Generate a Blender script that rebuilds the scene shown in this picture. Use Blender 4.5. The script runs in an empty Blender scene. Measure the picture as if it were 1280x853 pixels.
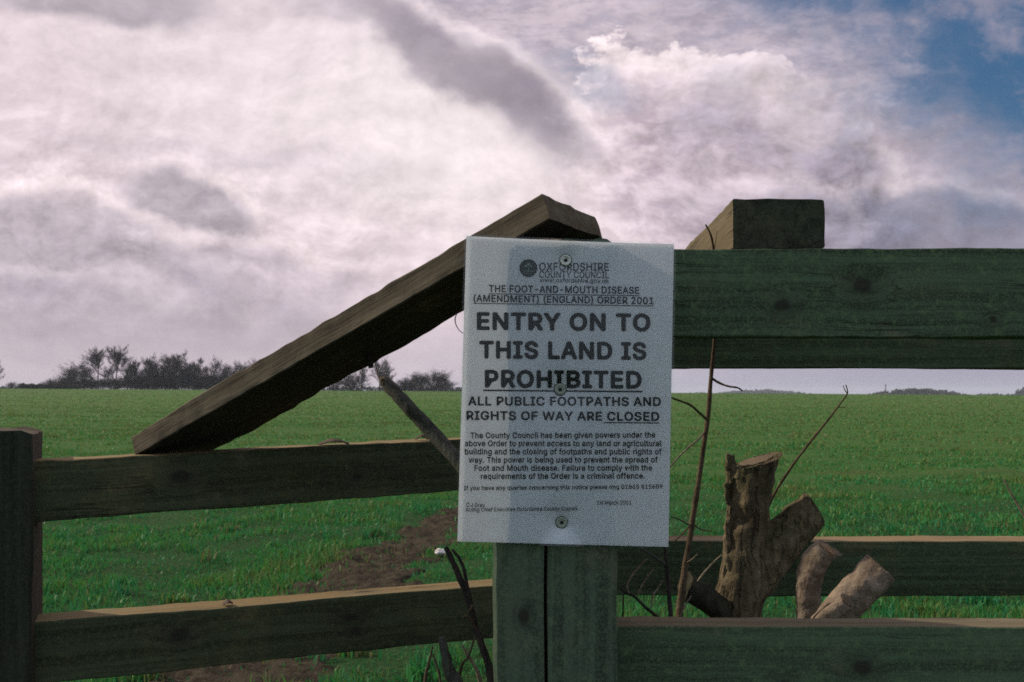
import bpy, bmesh, math, random
import numpy as np
from mathutils import Vector, Matrix, noise

random.seed(7)
RNG = np.random.default_rng(7)
R = math.radians
S = bpy.context.scene
COL = S.collection

# ------------------------------------------------------------------ camera
F = 1244.0            # focal length in photograph pixels (35 mm lens, 1280 wide)
EYE = 1.05
cam_d = bpy.data.cameras.new('camera')
cam_d.lens = 35.0
cam_d.sensor_width = 36.0
cam_d.shift_y = 63.5 / 1280
cam_d.clip_start = 0.05
cam_d.clip_end = 9000
cam_d.dof.use_dof = True
cam_d.dof.focus_distance = 1.25
cam_d.dof.aperture_fstop = 22.0
cam = bpy.data.objects.new('camera', cam_d)
cam.location = (0, 0, EYE)
cam.rotation_euler = (R(90), 0, 0)
COL.objects.link(cam)
S.camera = cam

# ------------------------------------------------------------------ view, sun, world
S.view_settings.view_transform = 'Standard'
S.view_settings.look = 'None'
S.view_settings.exposure = 0.16
S.view_settings.gamma = 1.0
S.render.engine = 'CYCLES'
S.cycles.use_denoising = False      # the photograph is grainy film
S.cycles.volume_bounces = 0
S.cycles.max_bounces = 8
S.cycles.transparent_max_bounces = 16
S.cycles.filter_width = 1.7
S.cycles.sample_clamp_indirect = 2.0
SUN_DIR = Vector((-0.80, 0.29, 0.50)).normalized()       # towards the sun
sun_d = bpy.data.lights.new('sun', 'SUN')
sun_d.energy = 3.8
sun_d.angle = R(0.8)
sun_d.color = (1.0, 0.86, 0.68)
sun = bpy.data.objects.new('sun', sun_d)
sun.rotation_euler = SUN_DIR.to_track_quat('Z', 'Y').to_euler()
COL.objects.link(sun)


def lin(r, g, b):
    def f(c):
        c /= 255.0
        return c / 12.92 if c <= 0.04045 else ((c + 0.055) / 1.055) ** 2.4
    return (f(r), f(g), f(b))


class NT:
    """small helper for writing node trees as expressions"""
    def __init__(self, tree):
        self.t = tree
        self.n = tree.nodes
        self.l = tree.links

    def put(self, sock, v):
        if v is None:
            return
        if isinstance(v, bpy.types.NodeSocket):
            self.l.new(v, sock)
        elif isinstance(v, (tuple, list)):
            if len(sock.default_value) == 4 and len(v) == 3:
                v = (*v, 1)
            sock.default_value = v
        else:
            sock.default_value = v

    def node(self, kind, **props):
        n = self.n.new(kind)
        for k, v in props.items():
            setattr(n, k, v)
        return n

    def m(self, op, a, b=None, c=None, clamp=False):
        n = self.node('ShaderNodeMath', operation=op)
        n.use_clamp = clamp
        self.put(n.inputs[0], a)
        self.put(n.inputs[1], b)
        self.put(n.inputs[2], c)
        return n.outputs[0]

    def v(self, op, a, b=None):
        n = self.node('ShaderNodeVectorMath', operation=op)
        self.put(n.inputs[0], a)
        self.put(n.inputs[1], b)
        return n.outputs['Value'] if op in ('LENGTH', 'DOT_PRODUCT', 'DISTANCE') else n.outputs[0]

    def sep(self, a):
        n = self.node('ShaderNodeSeparateXYZ')
        self.put(n.inputs[0], a)
        return n.outputs

    def comb(self, x, y, z):
        n = self.node('ShaderNodeCombineXYZ')
        self.put(n.inputs[0], x)
        self.put(n.inputs[1], y)
        self.put(n.inputs[2], z)
        return n.outputs[0]

    def step(self, x, a, b, lo=0.0, hi=1.0):
        n = self.node('ShaderNodeMapRange', interpolation_type='SMOOTHSTEP')
        self.put(n.inputs[0], x)
        self.put(n.inputs[1], a)
        self.put(n.inputs[2], b)
        self.put(n.inputs[3], lo)
        self.put(n.inputs[4], hi)
        return n.outputs[0]

    def noise(self, vec, scale, detail=4, rough=0.5, dist=0.0, col=False):
        n = self.node('ShaderNodeTexNoise')
        self.put(n.inputs['Vector'], vec)
        n.inputs['Scale'].default_value = scale
        n.inputs['Detail'].default_value = detail
        n.inputs['Roughness'].default_value = rough
        n.inputs['Distortion'].default_value = dist
        return n.outputs['Color'] if col else n.outputs['Fac']

    def voronoi(self, vec, scale, feature='F1', out='Distance', rnd=1.0):
        n = self.node('ShaderNodeTexVoronoi', feature=feature)
        self.put(n.inputs['Vector'], vec)
        n.inputs['Scale'].default_value = scale
        n.inputs['Randomness'].default_value = rnd
        return n.outputs[out]

    def mix(self, f, a, b, blend='MIX'):
        n = self.node('ShaderNodeMix', data_type='RGBA', blend_type=blend)
        n.clamp_factor = True
        self.put(n.inputs[0], f)
        self.put(n.inputs[6], a)
        self.put(n.inputs[7], b)
        return n.outputs[2]


def build_world():
    w = bpy.data.worlds.new('World')
    S.world = w
    w.use_nodes = True
    w.cycles.sampling_method = 'NONE'      # smooth sky, no disc: surface sampling finds it best
    t = NT(w.node_tree)
    t.n.clear()
    sky = t.node('ShaderNodeTexSky', sky_type='NISHITA')
    sky.sun_disc = False
    sky.sun_elevation = math.asin(SUN_DIR.z)
    sky.sun_rotation = math.atan2(SUN_DIR.x, SUN_DIR.y)
    sky.air_density = 1.2
    sky.dust_density = 0.6
    sky.ozone_density = 2.0
    d = t.node('ShaderNodeTexCoord').outputs['Generated']
    x, y, z = t.sep(d)
    ay = t.m('MAXIMUM', t.m('ABSOLUTE', y), 0.03)
    u = t.m('DIVIDE', x, ay)          # gnomonic sky coordinates about north
    v = t.m('DIVIDE', z, ay)
    uv = t.comb(u, v, t.m('MULTIPLY', y, 0.3))
    # ragged, billowy edges: warp the coordinates with noise at three scales
    half = (.5, .5, .5)
    w1 = t.noise(uv, 4.5, 4, 0.5, 0.0, col=True)
    w2 = t.noise(t.v('ADD', uv, (7.3, 1.1, 3.0)), 16.0, 5, 0.55, 0.0, col=True)
    warp = t.v('ADD', t.v('MULTIPLY', t.v('SUBTRACT', w1, half), (.15, .11, 0)),
               t.v('MULTIPLY', t.v('SUBTRACT', w2, half), (.045, .040, 0)))
    q = t.v('ADD', uv, warp)
    qx, qy, _ = t.sep(q)
    qh = t.v('ADD', uv, t.v('MULTIPLY', warp, (.30, .30, .30)))

    def puffs(off, sc=11.0):
        """cauliflower bulges: distance to scattered centres at several sizes"""
        n = t.node('ShaderNodeTexVoronoi', feature='SMOOTH_F1', voronoi_dimensions='2D')
        n.normalize = True
        t.put(n.inputs['Vector'], t.v('MULTIPLY', t.v('ADD', t.v('ADD', uv, t.v('MULTIPLY', warp, (.55, .55, 0))), off), (1.0, 1.45, 1.0)))
        n.inputs['Scale'].default_value = sc
        n.inputs['Detail'].default_value = 4.0
        n.inputs['Roughness'].default_value = 0.62
        n.inputs['Lacunarity'].default_value = 2.3
        n.inputs['Smoothness'].default_value = 0.35
        return n.outputs['Distance']
    pf = puffs((0, 0, 0))
    relief = t.m('SUBTRACT', puffs((-.010, .014, 0)), pf)
    fb = t.noise(t.v('MULTIPLY', uv, (1, 1.6, 1)), 6.0, 8, 0.56, 0.0)
    body = fb
    fine = t.noise(t.v('MULTIPLY', qh, (1, 1.7, 1)), 24.0, 6, 0.60, 0.0)
    streak = t.noise(t.v('MULTIPLY', qh, (1.0, 5.0, 1)), 3.0, 8, 0.56, 0.0)
    fbc = t.m('SUBTRACT', fb, 0.5)
    pfc = t.m('SUBTRACT', pf, 0.42)
    front = t.step(y, 0.0, 0.25)

    def blob(px, py, rx, ry, ang=0.0, soft=0.55, k=1.0):
        cx, cy = (px - 640) / F, (490 - py) / F
        a = R(-ang)                         # positive angle = falling to the right in the photograph
        ca, sa = math.cos(a), math.sin(a)
        dx = t.m('SUBTRACT', qx, cx)
        dy = t.m('SUBTRACT', qy, cy)
        lx = t.m('MULTIPLY', t.m('ADD', t.m('MULTIPLY', dx, ca), t.m('MULTIPLY', dy, sa)), F / rx)
        ly = t.m('MULTIPLY', t.m('SUBTRACT', t.m('MULTIPLY', dy, ca), t.m('MULTIPLY', dx, sa)), F / ry)
        e = t.m('SQRT', t.m('ADD', t.m('MULTIPLY', lx, lx), t.m('MULTIPLY', ly, ly)))
        e = t.m('ADD', e, t.m('MULTIPLY', fbc, k))
        e = t.m('ADD', e, t.m('MULTIPLY', pfc, min(k, 1.6) * .75))
        return t.m('MULTIPLY', t.step(e, 1.0 + soft, 1.0 - soft), front)

    K = lambda f, m: t.m('MULTIPLY', m, f)
    # layered sheet
    base = t.mix(t.step(streak, 0.34, 0.64), lin(201, 184, 191), lin(225, 208, 213))
    base = t.mix(t.step(fb, 0.40, 0.72, 0, 0.40), base, lin(230, 217, 223))
    base = t.mix(t.step(fine, 0.55, 0.34, 0, 0.30), base, lin(186, 169, 178))
    # brighter where the sun is behind the sheet
    base = t.mix(K(0.72, blob(430, 120, 330, 140, 8, .9, .8)), base, lin(233, 221, 224))
    base = t.mix(K(0.60, blob(560, 190, 120, 95, 30, .8)), base, lin(241, 229, 229))
    # grey lilac veil, right hand half
    base = t.mix(t.m('MULTIPLY', t.step(u, 0.06, 0.50), 0.80), base, lin(160, 149, 163))
    # rippled thin sheet along the top
    rip = t.noise(t.v('MULTIPLY', qh, (1, 2.4, 1)), 30.0, 8, 0.66, 0.0)
    sheet = blob(815, 40, 330, 105, 10, .4)
    base = t.mix(K(0.85, sheet), base, t.mix(t.step(rip, .36, .62), lin(164, 155, 170), lin(198, 184, 194)))
    # clear blue
    blue = t.v('MULTIPLY', sky.outputs[0], (0.36, 0.66, 0.80))
    blue_lit = t.mix(0.65, blue, tuple(c * 10 for c in lin(30, 78, 120)))
    cloud10 = lambda c: t.v('MULTIPLY', c, (10, 10, 10))
    b1 = blob(1305, 8, 370, 178, 24, .75, 1.4)
    b2 = t.m('MULTIPLY', blob(735, 92, 62, 15, 16, .7, 2.0), t.step(rip, .30, .55))
    wisp = t.m('MULTIPLY', t.step(t.m('ADD', body, t.m('MULTIPLY', t.m('SUBTRACT', fine, .5), .9)), 0.40, 0.78), 0.55)
    b1 = t.m('MAXIMUM', b1, blob(1150, -6, 230, 58, 8, .8, 1.4))
    b1 = t.m('MULTIPLY', b1, t.m('SUBTRACT', 1.0, wisp))
    # the heaped cumulus, centre right
    heap = blob(905, 215, 205, 140, 22, .05, 1.2)
    hc = t.mix(t.step(fine, .34, .62), lin(180, 162, 174), lin(220, 202, 210))
    hc = t.mix(t.m('MULTIPLY', t.step(u, 0.12, 0.40), .85), hc, lin(160, 148, 160))
    base = t.mix(K(0.90, heap), base, hc)
    rim = t.m('MULTIPLY', heap, t.m('SUBTRACT', 1.0, blob(922, 246, 190, 125, 22, .45, 1.2)))
    base = t.mix(K(0.95, rim), base, t.mix(t.step(u, .16, .34), lin(242, 228, 230), lin(206, 192, 198)))

    # darker clouds in front of the sheet, each with a lit edge
    def dark(px, py, rx, ry, ang, s, col, rimc=0.0, k=1.3, soft=.45):
        nonlocal base
        m = blob(px, py, rx, ry, ang, soft, k)
        if rimc:
            o = blob(px + 10, py - 12, rx * 1.06, ry * 1.18, ang, .26, k)
            base = t.mix(K(rimc * .72, t.m('MULTIPLY', o, t.m('SUBTRACT', 1, m))), base, lin(240, 225, 228))
        base = t.mix(K(s, m), base, col)
    g1, g2, g3 = lin(142, 134, 146), lin(136, 131, 147), lin(160, 150, 164)
    dark(602, 94, 168, 33, 33, .74, g1, .80, 1.6, .50)
    dark(665, 140, 75, 44, 34, .70, g1, .5, 1.3, .6)
    dark(60, 318, 155, 40, 3, .44, g2, .85, 1.8, .35)
    dark(250, 266, 72, 26, 24, .66, g1, .8, 1.6, .40)
    dark(100, 396, 280, 40, 2, .50, g2, .3, 1.8, .5)
    dark(330, 350, 110, 24, 8, .42, g3, .6, 1.8)
    dark(300, 200, 190, 14, 4, .22, g3, .2, 2.0, .7)
    dark(110, 4, 110, 22, -4, .65, g1, .3)
    dark(430, 10, 90, 20, 10, .3, g3)
    dark(1060, 235, 90, 44, 40, .55, lin(124, 119, 137), .55, 2.0)
    dark(1170, 285, 160, 40, 5, .62, lin(118, 119, 138), .45, 2.0)
    dark(930, 270, 90, 36, 0, .34, g3, .4, 2.0)
    dark(880, 165, 30, 60, 20, .40, g3, .3, 2.0, .7)
    dark(1010, 165, 110, 46, 12, .28, g3, .3, 2.2)
    # grey band low above the horizon
    low = t.m('MULTIPLY', t.step(v, 0.10, 0.0), front)
    lowc = t.mix(t.step(u, -0.25, 0.25), lin(193, 180, 189), lin(148, 150, 170))
    base = t.mix(K(0.70, low), base, lowc)
    # light catching the edges of the billows, most in the heaped cloud
    amt = t.m('ADD', .19, t.m('MULTIPLY', heap, .24))
    amt = t.m('ADD', amt, t.m('MULTIPLY', blob(150, 320, 330, 120, 4, .7, 1.0), .20))
    amt = t.m('ADD', amt, t.m('MULTIPLY', blob(1130, 230, 220, 90, 10, .7, 1.0), .16))
    amt = t.m('MULTIPLY', amt, t.step(v, .01, .12))
    base = t.v('SCALE', base)
    sc = base.node
    t.put(sc.inputs['Scale'], t.m('ADD', 1.0, t.m('MULTIPLY', t.m('MULTIPLY', relief, amt), 3.2)))
    # behind the photographer the sheet is broken and bluer
    back = t.mix(t.step(fb, .35, .65), lin(164, 178, 208), lin(216, 220, 230))
    base = t.mix(t.step(y, 0.12, -0.25), base, back)
    col = cloud10(base)
    col = t.mix(t.m('MULTIPLY', b1, 0.95, None, True), col, blue_lit)
    col = t.mix(K(0.40, b2), col, blue_lit)
    bg = t.node('ShaderNodeBackground')
    t.put(bg.inputs['Color'], col)
    bg.inputs['Strength'].default_value = 0.1
    out = t.node('ShaderNodeOutputWorld')
    t.l.new(bg.outputs[0], out.inputs[0])


build_world()


# ------------------------------------------------------------------ general helpers
def at(px, py, d):
    """photograph pixel + distance in front of the camera -> world point"""
    return Vector(((px - 640) / F * d, d, EYE - (py - 490) / F * d))


def tag(o, label=None, cat=None, group=None, kind=None):
    if label: o['label'] = label
    if cat: o['category'] = cat
    if group: o['group'] = group
    if kind: o['kind'] = kind
    return o


def thing(name, loc, label, cat, group=None):
    o = bpy.data.objects.new(name, None)
    o.empty_display_size = 0.1
    o.location = loc
    COL.objects.link(o)
    return tag(o, label, cat, group)


def link(name, mesh, mat=None, parent=None, mtx=None):
    o = bpy.data.objects.new(name, mesh)
    if mat and not mesh.materials:
        mesh.materials.append(mat)
    COL.objects.link(o)
    if mtx is not None:
        o.matrix_basis = mtx
    if parent:
        o.parent = parent
        o.matrix_parent_inverse = Matrix.Identity(4)
        pw = Matrix.Identity(4)
        q = parent
        while q:
            pw = q.matrix_basis @ pw
            q = q.parent
        o.matrix_basis = pw.inverted() @ (mtx if mtx is not None else Matrix.Identity(4))
    return o


def mesh_from(verts, faces, name='m', smooth=False):
    me = bpy.data.meshes.new(name)
    me.from_pydata([tuple(v) for v in verts], [], faces)
    if smooth:
        me.polygons.foreach_set('use_smooth', [True] * len(me.polygons))
    me.update()
    return me


def fastmesh(name, V, quads=None, tris=None, smooth=False, attr=None):
    me = bpy.data.meshes.new(name)
    V = np.asarray(V, np.float32)
    me.vertices.add(len(V))
    me.vertices.foreach_set('co', V.ravel())
    loops, starts = [], []
    pos = 0
    for a, n in ((quads, 4), (tris, 3)):
        if a is not None and len(a):
            a = np.asarray(a, np.int32)
            loops.append(a.ravel())
            starts.append(np.arange(len(a), dtype=np.int32) * n + pos)
            pos += a.size
    L = np.concatenate(loops)
    st = np.concatenate(starts)
    me.loops.add(len(L))
    me.loops.foreach_set('vertex_index', L)
    me.polygons.add(len(st))
    me.polygons.foreach_set('loop_start', st)
    if smooth:
        me.polygons.foreach_set('use_smooth', np.ones(len(st), bool))
    if attr is not None:
        a = me.attributes.new('tint', 'FLOAT', 'POINT')
        a.data.foreach_set('value', np.asarray(attr, np.float32))
    me.update(calc_edges=True)
    me.validate()
    return me


def catmull(pts, n=6):
    out = []
    P = [Vector(p) for p in pts]
    for i in range(len(P) - 1):
        a, b, c, d = P[max(i - 1, 0)], P[i], P[i + 1], P[min(i + 2, len(P) - 1)]
        for k in range(n):
            s = k / n
            out.append(0.5 * ((2 * b) + (c - a) * s + (2 * a - 5 * b + 4 * c - d) * s * s + (3 * b - a - 3 * c + d) * s ** 3))
    out.append(P[-1])
    return out


def tube(V, Fc, pts, radii, seg=8, rough=0.0, seed=0.0, smooth_n=5, capdir=None):
    """append a tapered, slightly irregular round stem to V / Fc"""
    path = catmull(pts, smooth_n) if smooth_n else [Vector(p) for p in pts]
    n = len(path)
    base = len(V)
    ref = Vector((0.31, -0.9, 0.17)).normalized()
    for i, p in enumerate(path):
        tdir = (path[min(i + 1, n - 1)] - path[max(i - 1, 0)]).normalized()
        if capdir is not None and i == n - 1:
            tdir = capdir
        a = tdir.cross(ref)
        if a.length < 1e-3: a = tdir.cross(Vector((0, 0, 1)))
        a.normalize()
        b = tdir.cross(a).normalized()
        s = i / (n - 1) * (len(radii) - 1)
        k = min(int(s), len(radii) - 2)
        r = radii[k] + (radii[k + 1] - radii[k]) * (s - k)
        for j in range(seg):
            an = 2 * math.pi * j / seg
            rr = r
            if rough:
                q = Vector((math.cos(an) * 1.3 + seed, math.sin(an) * 1.3, i * 0.35))
                rr *= 1 + rough * noise.noise(q) + rough * .6 * noise.noise(q * 2.7)
            V.append(p + a * math.cos(an) * rr + b * math.sin(an) * rr)
    for i in range(n - 1):
        for j in range(seg):
            j2 = (j + 1) % seg
            Fc.append((base + i * seg + j, base + i * seg + j2, base + (i + 1) * seg + j2, base + (i + 1) * seg + j))
    Fc.append(tuple(base + j for j in range(seg))[::-1])
    Fc.append(tuple(base + (n - 1) * seg + j for j in range(seg)))


# ------------------------------------------------------------------ materials
def new_mat(name):
    m = bpy.data.materials.new(name)
    m.use_nodes = True
    t = NT(m.node_tree)
    t.n.clear()
    out = t.node('ShaderNodeOutputMaterial')
    return m, t, out


def principled(t, out, col, rough=0.8, bump=None, bstr=0.4, bdist=0.002, spec=0.3, surface=True):
    p = t.node('ShaderNodeBsdfPrincipled')
    t.put(p.inputs['Base Color'], col)
    t.put(p.inputs['Roughness'], rough)
    p.inputs['Specular IOR Level'].default_value = spec
    if bump is not None:
        b = t.node('ShaderNodeBump')
        b.inputs['Strength'].default_value = bstr
        b.inputs['Distance'].default_value = bdist
        t.put(b.inputs['Height'], bump)
        t.l.new(b.outputs[0], p.inputs['Normal'])
    if surface:
        t.l.new(p.outputs[0], out.inputs['Surface'])
    return p


def wood_mat(name, algae=1.0, brown=(0.215, 0.140, 0.066), grey=(0.25, 0.195, 0.115), green=(0.042, 0.064, 0.034), seed=0.0, under=False, knots=()):
    """weathered softwood, grain along local X; green algae on the damp north (camera) side; under: painted shade on downward faces instead"""
    m, t, out = new_mat(name)
    oc = t.node('ShaderNodeTexCoord').outputs['Object']
    oi = t.node('ShaderNodeObjectInfo').outputs['Random']
    p = t.v('ADD', oc, t.comb(t.m('MULTIPLY', oi, 37.0), t.m('MULTIPLY', oi, 11.0), seed))
    # bend the grain round knots
    kn = t.node('ShaderNodeTexVoronoi', feature='F1')
    t.put(kn.inputs['Vector'], t.v('MULTIPLY', p, (1.0, 2.6, 2.6)))
    kn.inputs['Scale'].default_value = 6.0
    kd = kn.outputs['Distance']
    kr = t.sep(kn.outputs['Color'])[0]
    ksel = t.step(kr, 0.62, 0.66)
    knot = t.m('MULTIPLY', t.step(kd, 0.11, 0.05), ksel)
    halo = t.m('MULTIPLY', t.step(kd, 0.36, 0.08), ksel)
    ox, oy, oz = t.sep(t.v('ADD', oc, t.v('MULTIPLY', t.v('SUBTRACT', t.noise(oc, 90, 3, .6, 0, col=True), (.5, .5, .5)), (.006, .006, 0))))
    for (kx, ky, kr_) in knots:
        dx = t.m('MULTIPLY', t.m('SUBTRACT', ox, kx), .72 / kr_)
        dy = t.m('MULTIPLY', t.m('SUBTRACT', oy, ky), 1.0 / kr_)
        e = t.m('SQRT', t.m('ADD', t.m('MULTIPLY', dx, dx), t.m('MULTIPLY', dy, dy)))
        knot = t.m('MAXIMUM', knot, t.m('MULTIPLY', t.step(e, 1.15, .55), .9))
        halo = t.m('MAXIMUM', halo, t.step(e, 3.4, .9))
    bend = t.m('MULTIPLY', halo, 0.010)
    pg = t.v('ADD', p, t.comb(0.0, bend, bend))
    pg = t.v('ADD', pg, t.v('MULTIPLY', t.v('SUBTRACT', t.noise(p, 5.0, 3, .5, 0, col=True), (.5, .5, .5)), (0, .012, .012)))
    grain = t.noise(t.v('MULTIPLY', pg, (1.6, 80, 80)), 1.0, 6, 0.62)
    fibre = t.noise(t.v('MULTIPLY', pg, (9, 380, 380)), 1.0, 4, 0.6)
    cr = t.noise(t.v('MULTIPLY', pg, (1.1, 46, 46)), 1.0, 3, 0.45)
    crack = t.step(t.m('ABSOLUTE', t.m('SUBTRACT', cr, 0.5)), 0.007, 0.0)
    crack = t.m('MULTIPLY', crack, t.step(t.noise(p, 7.0, 2, .5), .54, .66))
    patch = t.noise(p, 9.0, 6, 0.62)
    speck = t.noise(p, 120.0, 4, 0.65)
    c = t.mix(t.step(grain, .30, .70), brown, grey)
    c = t.mix(t.step(fibre, .40, .70, 0, .45), c, tuple(0.45 * k for k in brown))
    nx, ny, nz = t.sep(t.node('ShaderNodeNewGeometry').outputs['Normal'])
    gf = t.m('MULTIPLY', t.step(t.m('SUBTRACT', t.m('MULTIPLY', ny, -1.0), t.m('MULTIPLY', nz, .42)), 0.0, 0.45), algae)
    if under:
        gf = t.step(t.m('MULTIPLY', nz, -1.0), .25, .6)  # shade painted into the colour of downward faces
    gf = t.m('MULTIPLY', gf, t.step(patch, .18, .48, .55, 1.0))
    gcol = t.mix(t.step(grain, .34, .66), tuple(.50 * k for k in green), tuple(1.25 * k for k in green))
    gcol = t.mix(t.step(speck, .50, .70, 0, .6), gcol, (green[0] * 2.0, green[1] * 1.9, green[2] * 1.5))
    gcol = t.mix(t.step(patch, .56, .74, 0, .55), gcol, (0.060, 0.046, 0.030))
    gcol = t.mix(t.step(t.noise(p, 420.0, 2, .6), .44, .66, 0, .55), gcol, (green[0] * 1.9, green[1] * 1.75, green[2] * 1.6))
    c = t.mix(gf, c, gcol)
    c = t.mix(t.m('MULTIPLY', t.step(patch, .60, .72), .30), c, (.16, .165, .11))
    c = t.mix(t.m('MULTIPLY', knot, .85), c, (.012, .010, .008))
    c = t.mix(t.m('MULTIPLY', halo, .35), c, (.03, .028, .02))
    c = t.mix(t.m('MULTIPLY', crack, .55), c, (.010, .011, .008))
    h = t.m('ADD', t.m('MULTIPLY', grain, .7), t.m('MULTIPLY', fibre, .35))
    h = t.m('SUBTRACT', h, t.m('MULTIPLY', crack, .9))
    h = t.m('ADD', h, t.m('MULTIPLY', speck, .35))
    principled(t, out, c, 0.88, h, 0.75, 0.0022, 0.18)
    return m


def bark_mat(name, a, b, moss=0.0, scale=1.0, fissure=0.0):
    m, t, out = new_mat(name)
    p = t.node('ShaderNodeTexCoord').outputs['Object']
    pw = t.v('ADD', p, t.v('MULTIPLY', t.v('SUBTRACT', t.noise(p, 22 * scale, 4, .6, 0, col=True), (.5, .5, .5)), (.02 / scale, .02 / scale, .02 / scale)))
    st = t.v('MULTIPLY', pw, (1, 1, .20))
    f = t.noise(st, 60 * scale, 6, .65, .3)
    g = t.noise(p, 16 * scale, 5, .6)
    sp = t.noise(p, 210 * scale, 3, .6)
    c = t.mix(t.step(f, .32, .66), a, b)
    c = t.mix(t.step(g, .52, .66, 0, .6), c, tuple(.55 * k for k in a))
    c = t.mix(t.step(sp, .58, .72, 0, .6), c, tuple(1.6 * k for k in b))
    c = t.mix(t.step(sp, .42, .30, 0, .6), c, tuple(.5 * k for k in a))
    h = t.m('ADD', f, t.m('MULTIPLY', sp, .5))
    if fissure:
        cr = t.noise(t.v('MULTIPLY', pw, (1, 1, .16)), 48 * scale, 3, .5)
        k = t.m('MULTIPLY', t.step(t.m('ABSOLUTE', t.m('SUBTRACT', cr, .5)), .028, .004), t.step(g, .36, .52))
        c = t.mix(t.m('MULTIPLY', k, fissure), c, tuple(.22 * q for q in a))
        h = t.m('SUBTRACT', h, t.m('MULTIPLY', k, 1.2))
    if moss:
        mm = t.m('MULTIPLY', t.step(t.noise(t.v('ADD', p, (3, 5, 1)), 11 * scale, 6, .65), .50, .60), moss)
        c = t.mix(mm, c, (.045, .060, .022))
    principled(t, out, c, .9, h, .9, .0035, .15)
    return m


def rings_mat(name, a, b):
    """sawn end grain: rings round the pith, radial checks"""
    m, t, out = new_mat(name)
    gc = t.v('SUBTRACT', t.node('ShaderNodeTexCoord').outputs['Generated'], (.46, .52, .5))
    x, y, z = t.sep(gc)
    n = t.noise(gc, 4, 4, .6)
    r = t.m('ADD', t.v('LENGTH', gc), t.m('MULTIPLY', n, .10))
    w = t.m('SINE', t.m('MULTIPLY', r, 95.0))
    an = t.m('ARCTAN2', t.m('ADD', y, z), x)
    chk = t.noise(t.comb(t.m('MULTIPLY', an, 2.2), 0.0, 0.0), 2.6, 3, .6)
    c = t.mix(t.step(w, -.6, .8), a, b)
    c = t.mix(t.step(t.m('ABSOLUTE', t.m('SUBTRACT', chk, .5)), .018, .0, 0, .8), c, tuple(.25 * k for k in a))
    c = t.mix(t.step(t.noise(gc, 9, 5, .65), .5, .7, 0, .6), c, tuple(.5 * k for k in a))
    principled(t, out, c, .9, w, .5, .001, .15)
    return m


def flat_mat(name, col, rough=.7, metal=0.0, var=0.0, vscale=60):
    m, t, out = new_mat(name)
    c = col
    h = None
    if var:
        p = t.node('ShaderNodeTexCoord').outputs['Object']
        n = t.noise(p, vscale, 5, .6)
        c = t.mix(t.step(n, .3, .7), tuple(k * (1 - var) for k in col), tuple(k * (1 + var) for k in col))
        h = n
    pr = principled(t, out, c, rough, h, .4, .002)
    pr.inputs['Metallic'].default_value = metal
    return m


M_rail = wood_mat('weathered_rail_wood')
M_rail_grey = wood_mat('grey_rail_wood', brown=(0.125, 0.100, 0.058), grey=(.17, .145, .092), green=(0.048, 0.078, 0.044), seed=2.0,
                       knots=((.262, .053, .0085), (.178, .033, .0070), (.62, .06, .009), (.40, .018, .004)))
M_post = wood_mat('weathered_post_wood', brown=(0.085, .064, .038), grey=(.12, .098, .064), green=(0.047, 0.072, 0.045), seed=4.0, knots=((1.075, .030, .0060), (.99, .098, .0050)))
M_left = wood_mat('brown_left_rail_wood', brown=(0.190, 0.130, 0.052), grey=(0.205, 0.168, 0.090), green=(0.036, 0.047, 0.025), seed=6.0, knots=((.215, .047, .0100), (.46, .030, .0065)))
M_left_post = wood_mat('dark_left_post_wood', brown=(0.050, .040, .026), grey=(.070, .058, .040), green=(0.019, 0.025, 0.017), seed=7.0)
M_plank = wood_mat('loose_plank_wood', algae=.55, brown=(0.068, .053, .032), grey=(.115, .096, .062), green=(.026, .027, .018), seed=9.0, under=True)  # dark green tone here is the underside's painted shade
M_beam = wood_mat('beam_wood', algae=1.0, brown=(0.090, .070, .037), grey=(.130, .106, .062), green=(.026, .032, .019), seed=14.0)
M_bark = bark_mat('stump_bark', (.058, .046, .026), (.145, .115, .068), .30, 1.0, .38)
M_bark_mossy = bark_mat('mossy_bark', (.020, .022, .014), (.048, .044, .028), .8)
M_bark_pale = bark_mat('pale_stump_bark', (.150, .114, .082), (.250, .198, .148), .16, 1.0, 0)
M_cut = rings_mat('cut_wood_face', (.120, .090, .058), (.20, .155, .105))
M_cut_dark = rings_mat('dark_cut_face', (.030, .026, .018), (.055, .046, .030))
M_stem = bark_mat('stem_bark', (.060, .042, .026), (.115, .086, .052), 0, 2.0)
M_twig = bark_mat('pale_twig_bark', (.15, .125, .085), (.24, .20, .14), 0, 2.0)
M_dark_stem = bark_mat('dark_bramble_bark', (.022, .020, .018), (.05, .042, .034), 0, 2.0)
M_grey_stem = bark_mat('grey_stem_bark', (.045, .048, .040), (.085, .088, .072), .3, 2.0)

# ------------------------------------------------------------------ ground
def sstep(x, a, b):
    t = np.clip((np.asarray(x, float) - a) / (b - a), 0, 1)
    return t * t * (3 - 2 * t)


def ground_h(x, y):
    x = np.asarray(x, float)
    y = np.asarray(y, float)
    near = 0.018 * np.sin(1.7 * x + .6) * np.sin(1.3 * y + .4) + .010 * np.sin(4.1 * x + 2.0 * y) + .008 * np.sin(6.3 * y - 3.1 * x + 1)
    near = near * sstep(y, 60, 10)if False else near * (1 - sstep(np.abs(y), 10, 60))
    t = sstep(y, 25, 245)
    rise = t * (1.02 - .0066 * np.clip(x, -250, 220))
    drop = sstep(y, 262, 700) * 13.0
    return near + rise - drop


PATH = [(-.20, 10.5), (-.38, 9.2), (-.56, 8.0), (-.70, 6.9), (-.80, 6.0), (-.88, 5.2), (-1.02, 4.2), (-1.05, 3.4), (-.8, 2.2), (-.4, 1.2)]
PW = [.12, .17, .24, .36, .42, .40, .42, .50, .5, .5]


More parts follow.
